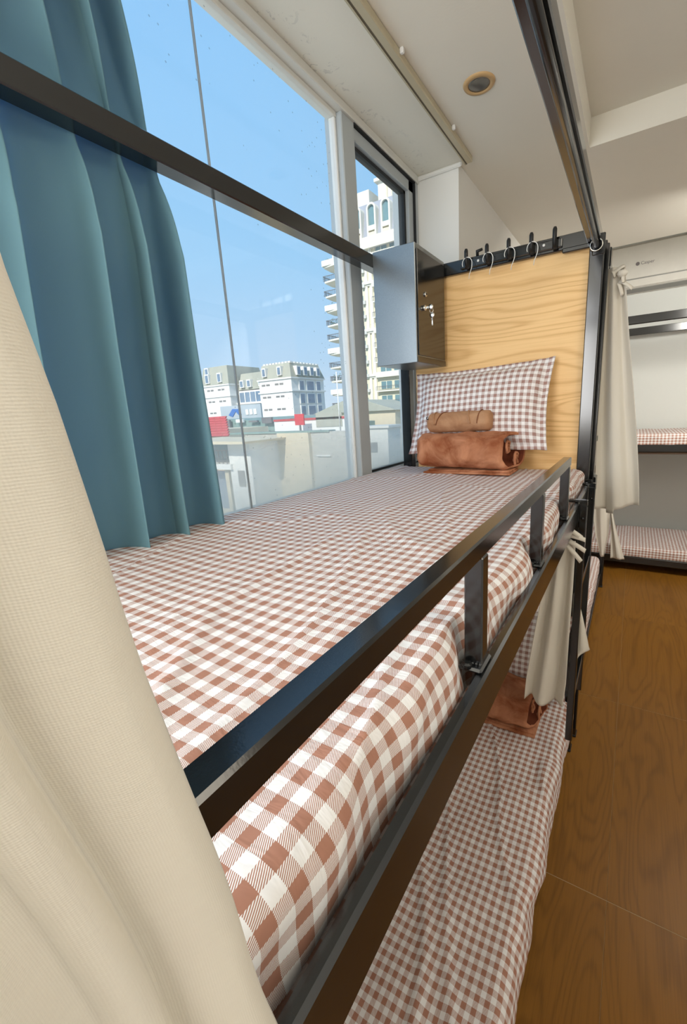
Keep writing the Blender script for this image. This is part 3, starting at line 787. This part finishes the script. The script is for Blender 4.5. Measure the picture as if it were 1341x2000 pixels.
# blue window curtain: from the ceiling track it slants out behind the bed's upper rail, then hangs down to the sill
FY = [(0.0, -0.12), (0.12, 0.08), (0.24, 0.24), (0.34, 0.35), (0.43, 0.44), (0.52, 0.50), (0.60, 0.575), (0.66, 0.62), (0.74, 0.655), (0.80, 0.70), (0.88, 0.735), (1.0, 0.82)]
BE = [(-0.3, 0.786), (0.17, 0.772), (0.42, 0.770), (0.55, 0.782), (0.62, 0.784), (0.70, 0.770), (0.82, 0.715), (0.93, 0.655), (1.2, 0.560)]
def blue(i, j):
    z = lerp(CE - 0.02, -0.300, j)
    edge = interp(BE, z)
    y = edge - (0.82 - interp(FY, i))*lerp(0.72, 1.04, j)
    xc = interp(((-0.4, -1.034), (0.40, -1.030), (0.58, -1.068), (0.70, -1.068), (0.82, -1.02), (1.0, -0.93), (1.19, -0.835)), z)
    rail = math.exp(-((z - 0.64)/0.11)**2)
    ph = i*2*math.pi*5.1 + 0.45*math.sin(j*2.4 + i*5) + 0.6
    amp = lerp(lerp(0.036, 0.046, j), 0.010, rail)
    f = math.sin(ph) + 0.22*math.sin(2.1*ph + 1.3 + 1.5*j) + 0.20*nz(i*8, j*3, 4)
    x = xc + amp*f
    y += 0.022*math.cos(ph)*(0.5 + 0.5*j)*sstep(0, 0.06, 1 - i)
    x = max(x, XW + 0.046)
    return Vector((x, y, z))
cloth('window_curtain', 'long blue curtain hanging in deep folds beside the big window', blue, 260, 90, MAT['blue_curtain'], 1.6, 1.55)

# near cream curtain, pushed to the foot of the upper bunk, very close to the camera
EDGE = [(-1.2, 0.150), (-0.40, 0.1035), (-0.307, 0.0945), (-0.193, 0.0815), (-0.12, 0.0715), (-0.033, 0.0620), (0.008, 0.0565), (0.035, 0.0515), (0.3, 0.02), (0.6, -0.02)]
def near(i, j):
    z = lerp(0.575, -1.05, j)
    ye = interp(EDGE, z) + 0.0012*math.sin(z*31) ; s = i*0.30                     # distance from the leading edge
    s2 = s + 0.0015*math.sin(z*14)
    fold = interp(((0, -0.014), (0.0015, -0.007), (0.005, -0.001), (0.012, 0.002), (0.022, -0.001), (0.030, -0.008), (0.036, -0.015), (0.0385, -0.014), (0.0405, -0.005), (0.045, -0.003), (0.050, -0.004), (0.053, -0.011), (0.060, -0.012), (0.075, -0.004), (0.095, -0.001), (0.12, -0.012), (0.15, -0.004), (0.20, -0.014), (0.30, -0.008)), s2)
    x = -0.1235 + fold + 0.0012*nz(s*60, z*9, 2.0)
    return Vector((x, ye - s*0.92 + 0.001*nz(z*14, s*8, 1), z))
cloth('bed_curtain', 'cream canvas curtain drawn back at the foot of the upper bunk, closest to the camera', near, 110, 160, MAT['cream_canvas'], 0.30, 1.62, group='cream bed curtains')

def bunch(name, label, top, bot, zt, zb, width0, width1, folds, depth0, depth1, dirv, nrmv, seed, hem=None, pinch=None, mat='cream_canvas', nu=90, nv=60):
    top, bot = Vector(top), Vector(bot); d = Vector(dirv).normalized(); n = Vector(nrmv).normalized()
    def fn(i, j):
        c = top.lerp(bot, j); w = lerp(width0, width1, sstep(0, 1, j)**0.8)
        if pinch: w = interp(pinch, j)
        u = i - 0.5; dp = lerp(depth0, depth1, j)
        ph = 2*math.pi*folds*i + 0.5*math.sin(3*j + seed)
        f = math.sin(ph) + 0.35*nz(i*7, j*2.2, seed)
        p = c + d*(u*w) + n*(dp*f) + d*(0.35*dp*math.cos(ph)*0.4)
        z = lerp(zt, zb, j) + (hem(i)*j*j if hem else 0)
        return Vector((p.x, p.y, z))
    L = zt - zb
    return cloth(name, label, fn, nu, nv, MAT[mat], max(width0, width1)*2.2, L, group='cream bed curtains')
def ties(cur, spots, seed):
    """knotted fabric tapes at the top of a curtain; spots: (x,y,z, dx,dz, length)"""
    for k, (x, y, z, dx, dz, ln) in enumerate(spots):
        m = MB(); pts = []
        for i in range(9):
            t = i/8
            pts.append((x + dx*ln*t, y - 0.006*math.sin(t*3), z + dz*ln*t - 0.25*ln*t*t))
        ribbon(m, pts, (-dz, 0.35, dx), 0.015)
        m.obj('tie', MAT['cream_canvas'], cur, True, solid=0.0016)
c2 = bunch('bed_curtain', 'cream canvas curtain hanging right of the headboard post, over the aisle',
           (-0.116, 2.27, 0), (-0.038, 2.27, 0), 0.545, -0.500, 0.075, 0.185, 1.6, 0.012, 0.020, (1, 0.04, 0), (0.0, 1, 0), 1.0,
           hem=lambda i: -0.012 + 0.028*sstep(0.3, 1.0, i) - (0.018 if 0.28 < i < 0.45 else 0))
MB().lathe([(0.003, -0.02), (0.013, -0.014), (0.015, 0.0), (0.012, 0.013), (0.003, 0.02)], (-0.088, 2.245, 0.512), 0, 14).obj('knot', MAT['cream_canvas'], c2, True)
ties(c2, [(-0.125, 2.25, 0.515, 0.8, 0.75, 0.055), (-0.10, 2.25, 0.485, 0.85, -0.35, 0.062), (-0.10, 2.25, 0.48, 0.35, -0.8, 0.05), (-0.085, 2.24, 0.50, 0.1, -0.6, 0.03), (-0.125, 2.25, 0.53, 0.3, -0.4, 0.04)], 1)
c3 = bunch('bed_curtain', 'cream canvas curtain tied under the upper side rail, in front of the lower bunk',
           (-0.176, 1.56, 0), (-0.225, 1.60, 0), -0.47, -1.165, 0.075, 0.150, 1.8, 0.012, 0.022, (1, 0.10, 0), (0.1, 1, 0), 3.0,
           hem=lambda i: 0.012*math.sin(i*9) - 0.012*(1 - i), pinch=((0, 0.075), (0.25, 0.10), (0.55, 0.125), (0.85, 0.15), (1, 0.15)))
wing = MB()
def wg(i, j):
    z = lerp(-0.74, -1.05, j); w = lerp(0.006, 0.085, j**0.8) if j < 0.72 else lerp(0.0745, 0.035, (j - 0.72)/0.28)
    return Vector((-0.150 + w*i, 1.72 + 0.015*math.sin(i*5 + j*2), z + 0.02*i*(1 - j) + (0.045*i*sstep(0.72, 1, j))))
wing.grid(wg, 14, 20, lambda i, j: (i*0.09, j*0.4)); wing.obj('loose_corner', MAT['cream_canvas'], c3, True, solid=0.002, fixn=False)
ties(c3, [(-0.165, 1.53, -0.42, 0.85, -0.3, 0.055), (-0.160, 1.53, -0.445, 0.95, 0.05, 0.055), (-0.16, 1.53, -0.465, 0.9, -0.25, 0.06), (-0.165, 1.53, -0.48, 0.8, -0.65, 0.06),
          (-0.185, 1.52, -0.50, -0.3, -0.95, 0.07), (-0.175, 1.52, -0.44, 0.5, 0.5, 0.05), (-0.172, 1.53, -0.395, 0.2, 0.8, 0.04)], 2)
c4 = bunch('bed_curtain', 'olive-cream curtain gathered at the far post of the second lower bunk',
           (-0.22, 4.20, 0), (-0.155, 4.28, 0), -0.55, -1.42, 0.17, 0.05, 1.4, 0.02, 0.008, (1, 0.25, 0), (0.2, 1, 0), 5.0,
           pinch=((0, 0.17), (0.4, 0.16), (0.75, 0.11), (1, 0.03)), nu=60, nv=40)
c5 = bunch('bed_curtain', 'pale curtain corner beside the lower mattress of the bed across the far end',
           (-0.145, 4.86, 0), (-0.035, 4.86, 0), -1.0, -1.62, 0.10, 0.22, 1.3, 0.01, 0.015, (1, 0, 0), (0, 1, 0), 7.0,
           pinch=((0, 0.006), (0.5, 0.05), (1, 0.13)), nu=50, nv=36)

# ------------------------------------------------------------------ wall air conditioner over the far bed
ac = thing('air_conditioner', 'long white wall air conditioner mounted high over the far bed', 'air conditioner', (0.23, 5.83, 1.12))
AY = 5.70; AX0, AX1 = -0.34, 0.80
MB().prism([(AY + 0.004, 1.150), (AY + 0.03, 1.138), (YF - 0.005, 1.12), (YF - 0.005, 1.57), (AY + 0.06, 1.57), (AY + 0.01, 1.545)], 0, AX0, AX1).obj('housing', MAT['ac_white'], ac)
MB().box(AX0 + 0.006, AX1 - 0.006, AY, AY + 0.012, 1.228, 1.545, bev=0.005).obj('front_panel', MAT['ac_white'], ac)
MB().prism([(AY + 0.034, 1.140), (AY + 0.034, 1.132), (AY + 0.17, 1.118), (AY + 0.17, 1.126)], 0, AX0 + 0.05, AX1 - 0.05).obj('louvre', MAT['ac_grey'], ac)
MB().box(AX0 + 0.02, AX1 - 0.02, AY + 0.001, AY + 0.02, 1.218, 1.2275).obj('seam', MAT['ac_grey'], ac)
fc = bpy.data.curves.new('logo', 'FONT'); fc.body = 'Casper'; fc.size = 0.042; fc.extrude = 0.0006
fo_ = bpy.data.objects.new('logo_curve', fc); C.objects.link(fo_)
bpy.context.view_layer.update()
dg = bpy.context.evaluated_depsgraph_get()
me = bpy.data.meshes.new_from_object(fo_.evaluated_get(dg)); bpy.data.objects.remove(fo_)
me.transform(Matrix.Rotation(math.pi/2, 4, 'X')); me.materials.clear(); me.materials.append(MAT['print_grey'])
lg = bpy.data.objects.new('logo', me); C.objects.link(lg); lg.parent = ac
lg.location = Vector((-0.062, AY - 0.0012, 1.352)) - ORG[ac.name]
MB().lathe([(0.004, 0.0), (0.018, 0.0), (0.018, -0.0012), (0.004, -0.0012)], (-0.090, AY, 1.364), 1, 20).obj('emblem', MAT['print_grey'], ac)
# ================================================================== OUTSIDE THE WINDOW
gr = tag(MB().box(-400, 60, -60, 420, -22, -21.6).obj('ground', MAT['terrain']), kind='structure')

def arch(x0, x1, z0, z1, n=12):
    """outline of a round-headed opening"""
    r = (x1 - x0)/2; cx = (x0 + x1)/2; zs = z1 - r
    return [(x0, z0), (x1, z0), (x1, zs)] + [(cx + r*math.cos(math.pi*k/n), zs + r*math.sin(math.pi*k/n)) for k in range(1, n)] + [(x0, zs)]
def arch_frame(m, x0, x1, z0, z1, t, y0, y1, n=12):
    o = arch(x0 - t, x1 + t, z0, z1 + t, n)[1:]; i_ = arch(x0, x1, z0, z1, n)[1:]
    o = [(x1 + t, z0)] + o[1:] + [(x0 - t, z0)]; i_ = [(x1, z0)] + i_[1:] + [(x0, z0)]
    bm = m.bm
    def ring(P, y): return [bm.verts.new((p[0], y, p[1])) for p in P]
    a, b, c, d = ring(o, y0), ring(i_, y0), ring(o, y1), ring(i_, y1)
    for k in range(len(o) - 1):
        bm.faces.new((a[k], a[k+1], b[k+1], b[k])); bm.faces.new((a[k], c[k], c[k+1], a[k+1])); bm.faces.new((b[k], b[k+1], d[k+1], d[k]))
    return m

# ---- cream residential tower (long face towards the camera at y = 88)
TY = 88.0; FH = 3.13
tw = thing('tower_block', 'tall cream apartment tower with slate mansard roof seen through the right window pane', 'building', (-48, TY + 9, -21.6))
TX0, TX1 = -59.6, -34.0; ZE = 35.2     # wall edges and eaves
RC, STN, GLS = MAT['render_cream'], MAT['stone_trim'], MAT['out_glass']
bx('wall', RC, tw, TX0, TX1, TY, TY + 18, -21.6, ZE)
MB().prism([(TY - 0.2, ZE), (TY + 18.2, ZE), (TY + 16.5, 43.2), (TY + 1.4, 43.2)], 0, TX0 - 0.2, TX1).obj('mansard_roof', MAT['tower_slate'], tw)
bx('roof_room', STN, tw, -50.4, -38.0, TY + 3, TY + 12, 43.2, 47.6)
for k in range(7): bx('roof_fin', RC, tw, -48.4 + k*1.25, -48.05 + k*1.25, TY + 2.8, TY + 3.0, 43.6, 47.2)
bx('roof_room_cornice', STN, tw, -51.0, -38.0, TY + 2.4, TY + 12.4, 47.3, 47.9)
bx('roof_hut', STN, tw, -55.6, -52.4, TY + 2.5, TY + 8, 43.2, 46.4)
for z, h, d in ((ZE - 1.2, 1.9, 1.0), (ZE - 2.5, 0.5, 0.5)): bx('cornice', STN, tw, TX0 - d, TX1, TY - d, TY + 18 + d, z, z + h)
bx('cornice', STN, tw, TX0 - 0.4, TX1, TY - 0.6, TY + 1, ZE + 0.7, ZE + 1.1)
# arched dormers
for x in (-57.4, -54.0, -50.4, -47.0, -42.5, -39.2):
    f = MB(); arch_frame(f, x - 0.75, x + 0.75, ZE + 1.0, ZE + 6.9, 0.36, TY - 0.55, TY + 2.0)
    fr = f.obj('dormer', STN, tw)
    MB().prism(arch(x - 0.75, x + 0.75, ZE + 3.0, ZE + 6.9), 1, TY - 0.1, TY + 1.8).obj('pane', GLS, fr)
    bx('sill', STN, fr, x - 0.85, x + 0.85, TY - 0.6, TY + 0.4, ZE + 2.1, ZE + 3.0)
    bx('baluster_panel', RC, fr, x - 0.8, x + 0.8, TY - 0.5, TY + 0.2, ZE + 1.0, ZE + 1.8)
# storey bands, pilasters
for k in (2.55, 5.62, 8.7, 11.8, 14.7):
    z = ZE - k*FH
    bx('storey_band', STN, tw, TX0 - 0.35, TX1, TY - 0.6, TY + 1, z, z + 0.55)
    bx('storey_band', STN, tw, TX0 - 0.2, TX1, TY - 0.35, TY + 1, z - 0.35, z)
for x in (-52.6, -51.4, -41.8, -40.6):
    bx('pilaster', STN, tw, x - 0.35, x + 0.35, TY - 0.28, TY, -21, ZE - 1.2)
nf = 16
for k in range(-1, nf):
    z = ZE - 2.9 - (k + 1)*FH + 0.55
    # paired windows with a shallow balcony, between the pilasters
    fm = MB().box(-50.4, -43.2, TY - 0.12, TY + 0.1, z - 0.05, z + 2.2).obj('window_bay', RC, tw)
    for a, b in ((-49.9, -47.2), (-46.5, -43.8)):
        bx('pane', GLS, fm, a, b, TY - 0.18, TY, z + 0.35, z + 2.0)
        bx('glazing_bar', STN, fm, (a+b)/2 - 0.06, (a+b)/2 + 0.06, TY - 0.24, TY - 0.1, z + 0.35, z + 2.0)
    bx('balcony_slab', STN, tw, -50.8, -42.8, TY - 1.1, TY, z - 0.25, z)
    if k % 3 != 1:
        rl = MB().box(-50.8, -42.8, TY - 1.1, TY - 1.04, z + 0.85, z + 0.95)
        for q in range(21): rl.box(-50.8 + q*0.4 - 0.03, -50.8 + q*0.4 + 0.03, TY - 1.1, TY - 1.05, z, z + 0.9)
        rl.obj('balcony_railing', MAT['out_railing'], tw)
    else:
        bx('balcony_parapet', STN, tw, -50.8, -42.8, TY - 1.12, TY - 1.0, z, z + 0.9)
    # narrow side windows and air-conditioner boxes
    for x in (-55.2, -54.0, -39.2):
        bx('side_window', GLS, tw, x - 0.35, x + 0.35, TY - 0.06, TY + 0.1, z + 0.3, z + 1.8)
    bx('cooling_unit', MAT['ac_box'], tw, -53.6, -52.8, TY - 0.7, TY, z - 0.1 + 0.2*(k % 2), z + 0.6 + 0.2*(k % 2))
    # corner balconies that stand out past the left edge
    par = (k % 3 == 2)
    bm_ = MB().prism([(TX0 + 0.2, TY - 1.2), (TX0 - 3.9, TY - 0.6), (TX0 - 4.3, TY + 3.0), (TX0 - 3.2, TY + 6.5), (TX0 + 0.2, TY + 7.5)], 2, z - 0.32, z + 0.05)
    sl = bm_.obj('corner_balcony', STN, tw)
    if par:
        bx('parapet', STN, sl, TX0 - 4.0, TX0 + 0.1, TY - 1.0, TY - 0.8, z, z + 1.15)
        bx('parapet', STN, sl, TX0 - 4.2, TX0 - 4.0, TY - 0.9, TY + 4, z, z + 1.15)
    else:
        rl = MB().box(TX0 - 4.0, TX0 + 0.1, TY - 0.9, TY - 0.82, z + 1.0, z + 1.12).box(TX0 - 4.1, TX0 - 4.0, TY - 0.9, TY + 4, z + 1.0, z + 1.12)
        for q in range(11): rl.box(TX0 - 4.0 + q*0.4, TX0 - 3.93 + q*0.4, TY - 0.9, TY - 0.83, z, z + 1.0)
        for q in range(12): rl.box(TX0 - 4.1, TX0 - 4.03, TY - 0.8 + q*0.4, TY - 0.73 + q*0.4, z, z + 1.0)
        rl.obj('railing', MAT['out_railing'], sl)
    if k % 4 == 3 or k % 5 == 2:
        pm = MB(); rnd = random.Random(k)
        for q in range(60):
            c_ = Vector((TX0 - 3.6 + rnd.random()*3.0, TY - 0.5 + rnd.random()*0.5, z + 0.2 + rnd.random()**2*1.4)); s_ = 0.18
            v = [pm.bm.verts.new(c_ + Vector((rnd.uniform(-s_, s_), rnd.uniform(-s_, s_), rnd.uniform(-s_, s_*1.6)))) for _ in range(3)]
            pm.bm.faces.new(v)
        pm.obj('balcony_planting', MAT['leaf_green'], sl, fixn=False)
bx('corner_bay', RC, tw, TX0 - 2.0, TX0, TY + 2.2, TY + 9, -21.6, ZE - 2)

# ---- white institutional block with mansard roofs (corner towards the camera at y = 100)
wb_ = thing('white_block', 'white block with grey mansard roof and rows of small vents in the middle distance', 'building', (-95, 108, -21.6))
def mans(root, x0, x1, y0, y1, zb, zt, ins):
    m = MB(); bm = m.bm
    a = [bm.verts.new(p) for p in ((x0, y0, zb), (x1, y0, zb), (x1, y1, zb), (x0, y1, zb))]
    b = [bm.verts.new(p) for p in ((x0+ins, y0+ins, zt), (x1-ins, y0+ins, zt), (x1-ins, y1-ins, zt), (x0+ins, y1-ins, zt))]
    bm.faces.new(a); bm.faces.new(b)
    for k in range(4): bm.faces.new((a[k], a[(k+1) % 4], b[(k+1) % 4], b[k]))
    return m.obj('mansard_roof', MAT['mansard_grey'], root)
WH, VG, GB = MAT['out_white'], MAT['vent_grey'], MAT['out_glass_blue']
def win_white(root, x, y, z, w=1.0, h=2.2, axis='x'):
    if axis == 'x':
        f = bx('dormer', WH, root, x - w/2 - 0.3, x + w/2 + 0.3, y - 0.7, y + 1.2, z, z + h + 0.35)
        bx('pane', GB, f, x - w/2, x + w/2, y - 0.78, y, z + 0.25, z + h)
    else:
        f = bx('dormer', WH, root, x - 1.2, x + 0.7, y - w/2 - 0.3, y + w/2 + 0.3, z, z + h + 0.35)
        bx('pane', GB, f, x, x + 0.78, y - w/2, y + w/2, z + 0.25, z + h)
# main wing
X0, X1, Y0, Y1, E = -100.5, -87.3, 100.0, 115.6, 11.0
bx('wall', WH, wb_, X0, X1, Y0, Y1, -21.6, E)
mans(wb_, X0 - 0.3, X1 + 0.3, Y0 - 0.3, Y1 + 0.3, E + 0.4, 15.6, 1.3)
for q in range(9): bx('ridge_block', WH, wb_, X0 + 1.6 + q*1.25, X0 + 2.5 + q*1.25, Y0 + 1.0, Y0 + 1.8, 15.5, 16.0)
for q in range(9): bx('ridge_block', WH, wb_, X1 - 1.9, X1 - 1.1, Y0 + 2 + q*1.5, Y0 + 3 + q*1.5, 15.5, 16.0)
for z in (E, 7.3, -0.2, ): bx('string_course', WH, wb_, X0 - 0.4, X1 + 0.4, Y0 - 0.4, Y1 + 0.4, z, z + 0.4)
for zz in (10.0, 6.4, 2.7, -0.9, -4.6):
    for x in (-97.7, -92.2):
        for dx in (-0.95, 0.95): bx('vent', VG, wb_, x + dx - 0.75, x + dx + 0.75, Y0 - 0.06, Y0 + 0.1, zz - 0.55, zz)
for x in (-97.4, -91.2): win_white(wb_, x, Y0, E + 1.1)
for q in range(4): win_white(wb_, X1, Y0 + 3 + q*3.1, E + 1.0, 1.1, 2.3, 'y')
for z in (7.6, 3.9, 0.3, -3.4):
    for y0_, y1_ in ((103.4, 105.2), (106.8, 110.0), (111.6, 113.4)):
        f = bx('window', WH, wb_, X1, X1 + 0.25, y0_ - 0.3, y1_ + 0.3, z - 0.2, z + 3.0)
        bx('pane', GB, f, X1 + 0.1, X1 + 0.32, y0_, y1_, z, z + 2.7)
# recessed middle part
bx('wall', WH, wb_, -114, X0, 104, 116, -21.6, 9.2)
mans(wb_, -114, X0, 103.7, 116, 9.4, 14.6, 1.0)
for x in (-111.5, -108.2, -103.0): win_white(wb_, x, 103.7, 10.1, 1.2, 2.0)
bx('glass_band', GB, wb_, -114, X0, 103.6, 104.2, 5.4, 8.6)
for q in range(6): bx('glazing_post', WH, wb_, -113.8 + q*2.5, -113.5 + q*2.5, 103.5, 103.8, 5.4, 8.6)
bx('terrace_edge', WH, wb_, -114.2, X0, 102.4, 104, 4.8, 5.4)
bx('cladding', MAT['olive_cladding'], wb_, -114, X0, 102.8, 104, -6, 4.8)
for q in range(26): bx('cladding_rib', MAT['vent_grey'], wb_, -113.6 + q*0.5, -113.52 + q*0.5, 102.72, 102.8, -6, 4.8)
# left wing
X0b, X1b = -127.0, -114.0
bx('wall', WH, wb_, X0b, X1b, 100, 116, -21.6, 11.2)
mans(wb_, X0b - 0.3, X1b + 0.3, 99.7, 116, 11.6, 17.4, 1.0)
for z in (11.2, 7.6, 0.6): bx('string_course', WH, wb_, X0b - 0.4, X1b + 0.4, 99.6, 116, z, z + 0.35)
for zz in (10.2, 6.5, 2.8):
    for x in (-123.4, -118.0):
        for dx in (-0.9, 0.9): bx('vent', VG, wb_, x + dx - 0.7, x + dx + 0.7, 99.94, 100.1, zz - 0.55, zz)
for x in (-123.6, -117.6): win_white(wb_, x, 100, 12.2, 1.3, 2.6)
win_white(wb_, -124.0, 100.6, 15.0, 1.2, 1.9)
for q in range(6): bx('ground_window', VG, wb_, -125.6 + q*1.9, -124.2 + q*1.9, 99.94, 100.1, -3, 1.0)

# ---- roofscape between
rs = thing('warehouse_roof', 'low green metal warehouse roof with pipes below the white block', 'roof', (-66, 62, -21.6))
MB().prism([(-95, -2.2), (-38, -2.2), (-38, -1.4), (-66, 0.2), (-95, -1.2)], 1, 55, 78).obj('sheet_roof', MAT['green_roof'], rs)
rp = random.Random(3)
for q in range(16):
    x = -90 + q*3.2
    bx('roof_pipe', MAT['out_railing'] if q % 3 else MAT['out_white'], rs, x, x + rp.uniform(1.0, 2.6), 54.2, 54.6, -1.4 + rp.uniform(0, 1.2), -1.1 + rp.uniform(0, 1.3))
bx('roof_wall', MAT['concrete'], rs, -95, -38, 55.2, 77, -21.6, -2.2)
hb = thing('hoarding', 'grey rooftop hoarding with a blue painted mark below the white block', 'billboard', (-72, 66, -1))
bx('board', MAT['billboard_grey'], hb, -79, -66.6, 66, 66.4, -0.4, 3.0)
MB().prism([(-76.4, 1.0), (-75.0, 2.3), (-73.2, 2.2), (-72.4, 1.0), (-73.2, 0.9), (-74.1, 1.7), (-75.2, 0.6)], 1, 65.85, 66.0).obj('mark', MAT['billboard_blue'], hb)
for x in (-71.0, -69.8, -68.6): bx('letter_block', MAT['out_white'], hb, x, x + 0.8, 65.85, 66.0, 0.9, 2.0)
for x in (-78, -72, -67.5): bx('support', MAT['out_railing'], hb, x, x + 0.25, 66.4, 66.7, -2.0, 2.0)
sg = thing('red_sign', 'small red sign standing on a rooftop', 'sign', (-39.2, 46, -1.4))
bx('panel', MAT['sign_red'], sg, -40.2, -38.6, 46, 46.2, -1.2, 0.3); bx('leg', MAT['out_railing'], sg, -39.5, -39.3, 46.0, 46.2, -2.4, -1.2)
rr = thing('pink_parapet', 'low red and white parapet wall on a roof beside the red sign', 'parapet', (-36.5, 48, -2.5))
bx('wall', MAT['out_white'], rr, -46, -33.2, 48, 48.4, -2.4, -0.6); bx('coping', MAT['red_tile'], rr, -46, -33.0, 47.9, 48.5, -0.6, -0.3)
bx('panel', MAT['mansard_grey'], rr, -38.0, -33.6, 47.9, 48.0, -1.6, 0.25)
an = MB().tube([(-33.9, 47.8, -2.4), (-33.9, 47.8, 5.4)], 0.07, 8); tag(an.obj('flag_pole', MAT['out_white'], None, True), 'thin white pole standing on the roof right of the red sign', 'pole')
hs = thing('small_house', 'small house with brown pitched roof at the foot of the tower', 'house', (-42, 66, -21.6))
bx('wall', MAT['concrete_warm'], hs, -50, -34, 64, 74, -21.6, 0.2)
MB().prism([(-50.8, 0.2), (-33.4, 0.2), (-40, 2.2), (-44, 2.2)], 1, 63.4, 74.5).obj('roof', MAT['mansard_grey'], hs)


# red tiled roof with its white gable, near left: separate tile courses
rd = thing('red_roof_house', 'house corner with steep red tiled roof beside the blue curtain', 'house', (-22.5, 18, -8))
bx('wall', MAT['concrete_warm'], rd, -26, -21.7, 18.0, 22, -8, -0.55)
for k in range(8):
    z0_, z1_ = lerp(-0.95, 0.22, k/8), lerp(-0.95, 0.22, (k+1)/8)
    xr_ = lerp(-20.6, -21.6, k/8)
    for q in range(10):
        xa = xr_ - 0.52*(q + 1); MB().prism([(17.55 + 0.10*k, z0_), (17.50 + 0.10*k, z0_ + 0.05), (17.62 + 0.10*k, z1_ + 0.03), (17.70 + 0.10*k, z1_)], 0, xa + 0.02, xa + 0.52).obj('roof_tile', MAT['red_tile'], rd)
bx('gable_post', MAT['concrete_warm'], rd, -22.95, -22.45, 17.2, 17.5, -4, -0.28)

# neighbour's roof terrace walls right below the window
nb = thing('terrace_wall', 'grey concrete terrace wall with a cream rendered panel just outside the window', 'wall', (-10, 12.2, -8))
bx('panel', MAT['concrete'], nb, -13.2, -11.35, 12.05, 12.3, -8, -0.60, bev=0.01)
bx('panel', MAT['concrete'], nb, -12.3, -11.30, 12.00, 12.05, -8, -0.70, bev=0.01)
bx('panel', MAT['concrete_warm'], nb, -11.35, -9.85, 11.9, 12.3, -8, -0.58, bev=0.01)
bx('panel', MAT['concrete'], nb, -9.85, -6.0, 12.05, 12.3, -8, -0.56, bev=0.01)
bx('panel', MAT['concrete'], nb, -8.05, -7.4, 11.95, 12.05, -8, -0.45, bev=0.01)
bx('coping', MAT['green_roof'], nb, -14.0, -9.0, 12.0, 12.4, -0.58, -0.52)
bx('ledge', MAT['out_white'], nb, -9.6, -9.0, 11.98, 12.05, -1.42, -1.38)
gb = thing('terrace_box', 'pale grey service box with a small vent outside the right window pane', 'service box', (-6.0, 9.5, -6))
bx('body', MAT['ac_box'], gb, -6.0, -5.28, 9.5, 10.2, -6, -0.40, bev=0.01)
bx('vent', MAT['vent_grey'], gb, -5.86, -5.60, 9.47, 9.5, -1.0, -0.76)
bx('lid', MAT['ac_box'], gb, -6.05, -5.22, 9.45, 10.25, -0.40, -0.34)
ht = thing('terrace_hut', 'small cream hut with flat yellowish roof and a barred opening beside the blue curtain', 'hut', (-13.4, 10.5, -6))
bx('wall', MAT['out_white'], ht, -12.45, -11.35, 10.5, 10.8, -6, -0.80)
bx('side_wall', MAT['out_white'], ht, -11.45, -11.35, 10.8, 12.0, -6, -0.80)
MB().prism([(-14.6, -0.80), (-11.0, -0.80), (-10.9, -0.72), (-14.6, -0.66)], 1, 9.9, 12.0).obj('flat_roof', MAT['concrete_warm'], ht)
bx('window', MAT['vent_grey'], ht, -12.05, -11.72, 10.47, 10.5, -2.35, -1.78)
bx('side_panel', MAT['out_glass'], ht, -14.5, -12.45, 11.4, 11.5, -1.55, -0.85)
bx('balcony_slab', MAT['out_white'], ht, -14.6, -12.3, 10.4, 11.4, -1.75, -1.55)
for q in range(9): bx('bar', MAT['out_railing'], ht, -14.3 + q*0.22, -14.27 + q*0.22, 10.45, 10.48, -1.55, -1.05)
bx('hand_rail', MAT['out_railing'], ht, -14.4, -12.45, 10.43, 10.48, -1.08, -1.04)
bx('lower_panel', MAT['out_glass_blue'], ht, -14.4, -12.5, 11.0, 11.1, -3.4, -1.9)
bx('lower_post', MAT['concrete_warm'], ht, -12.9, -12.7, 10.6, 10.8, -6, -1.75)
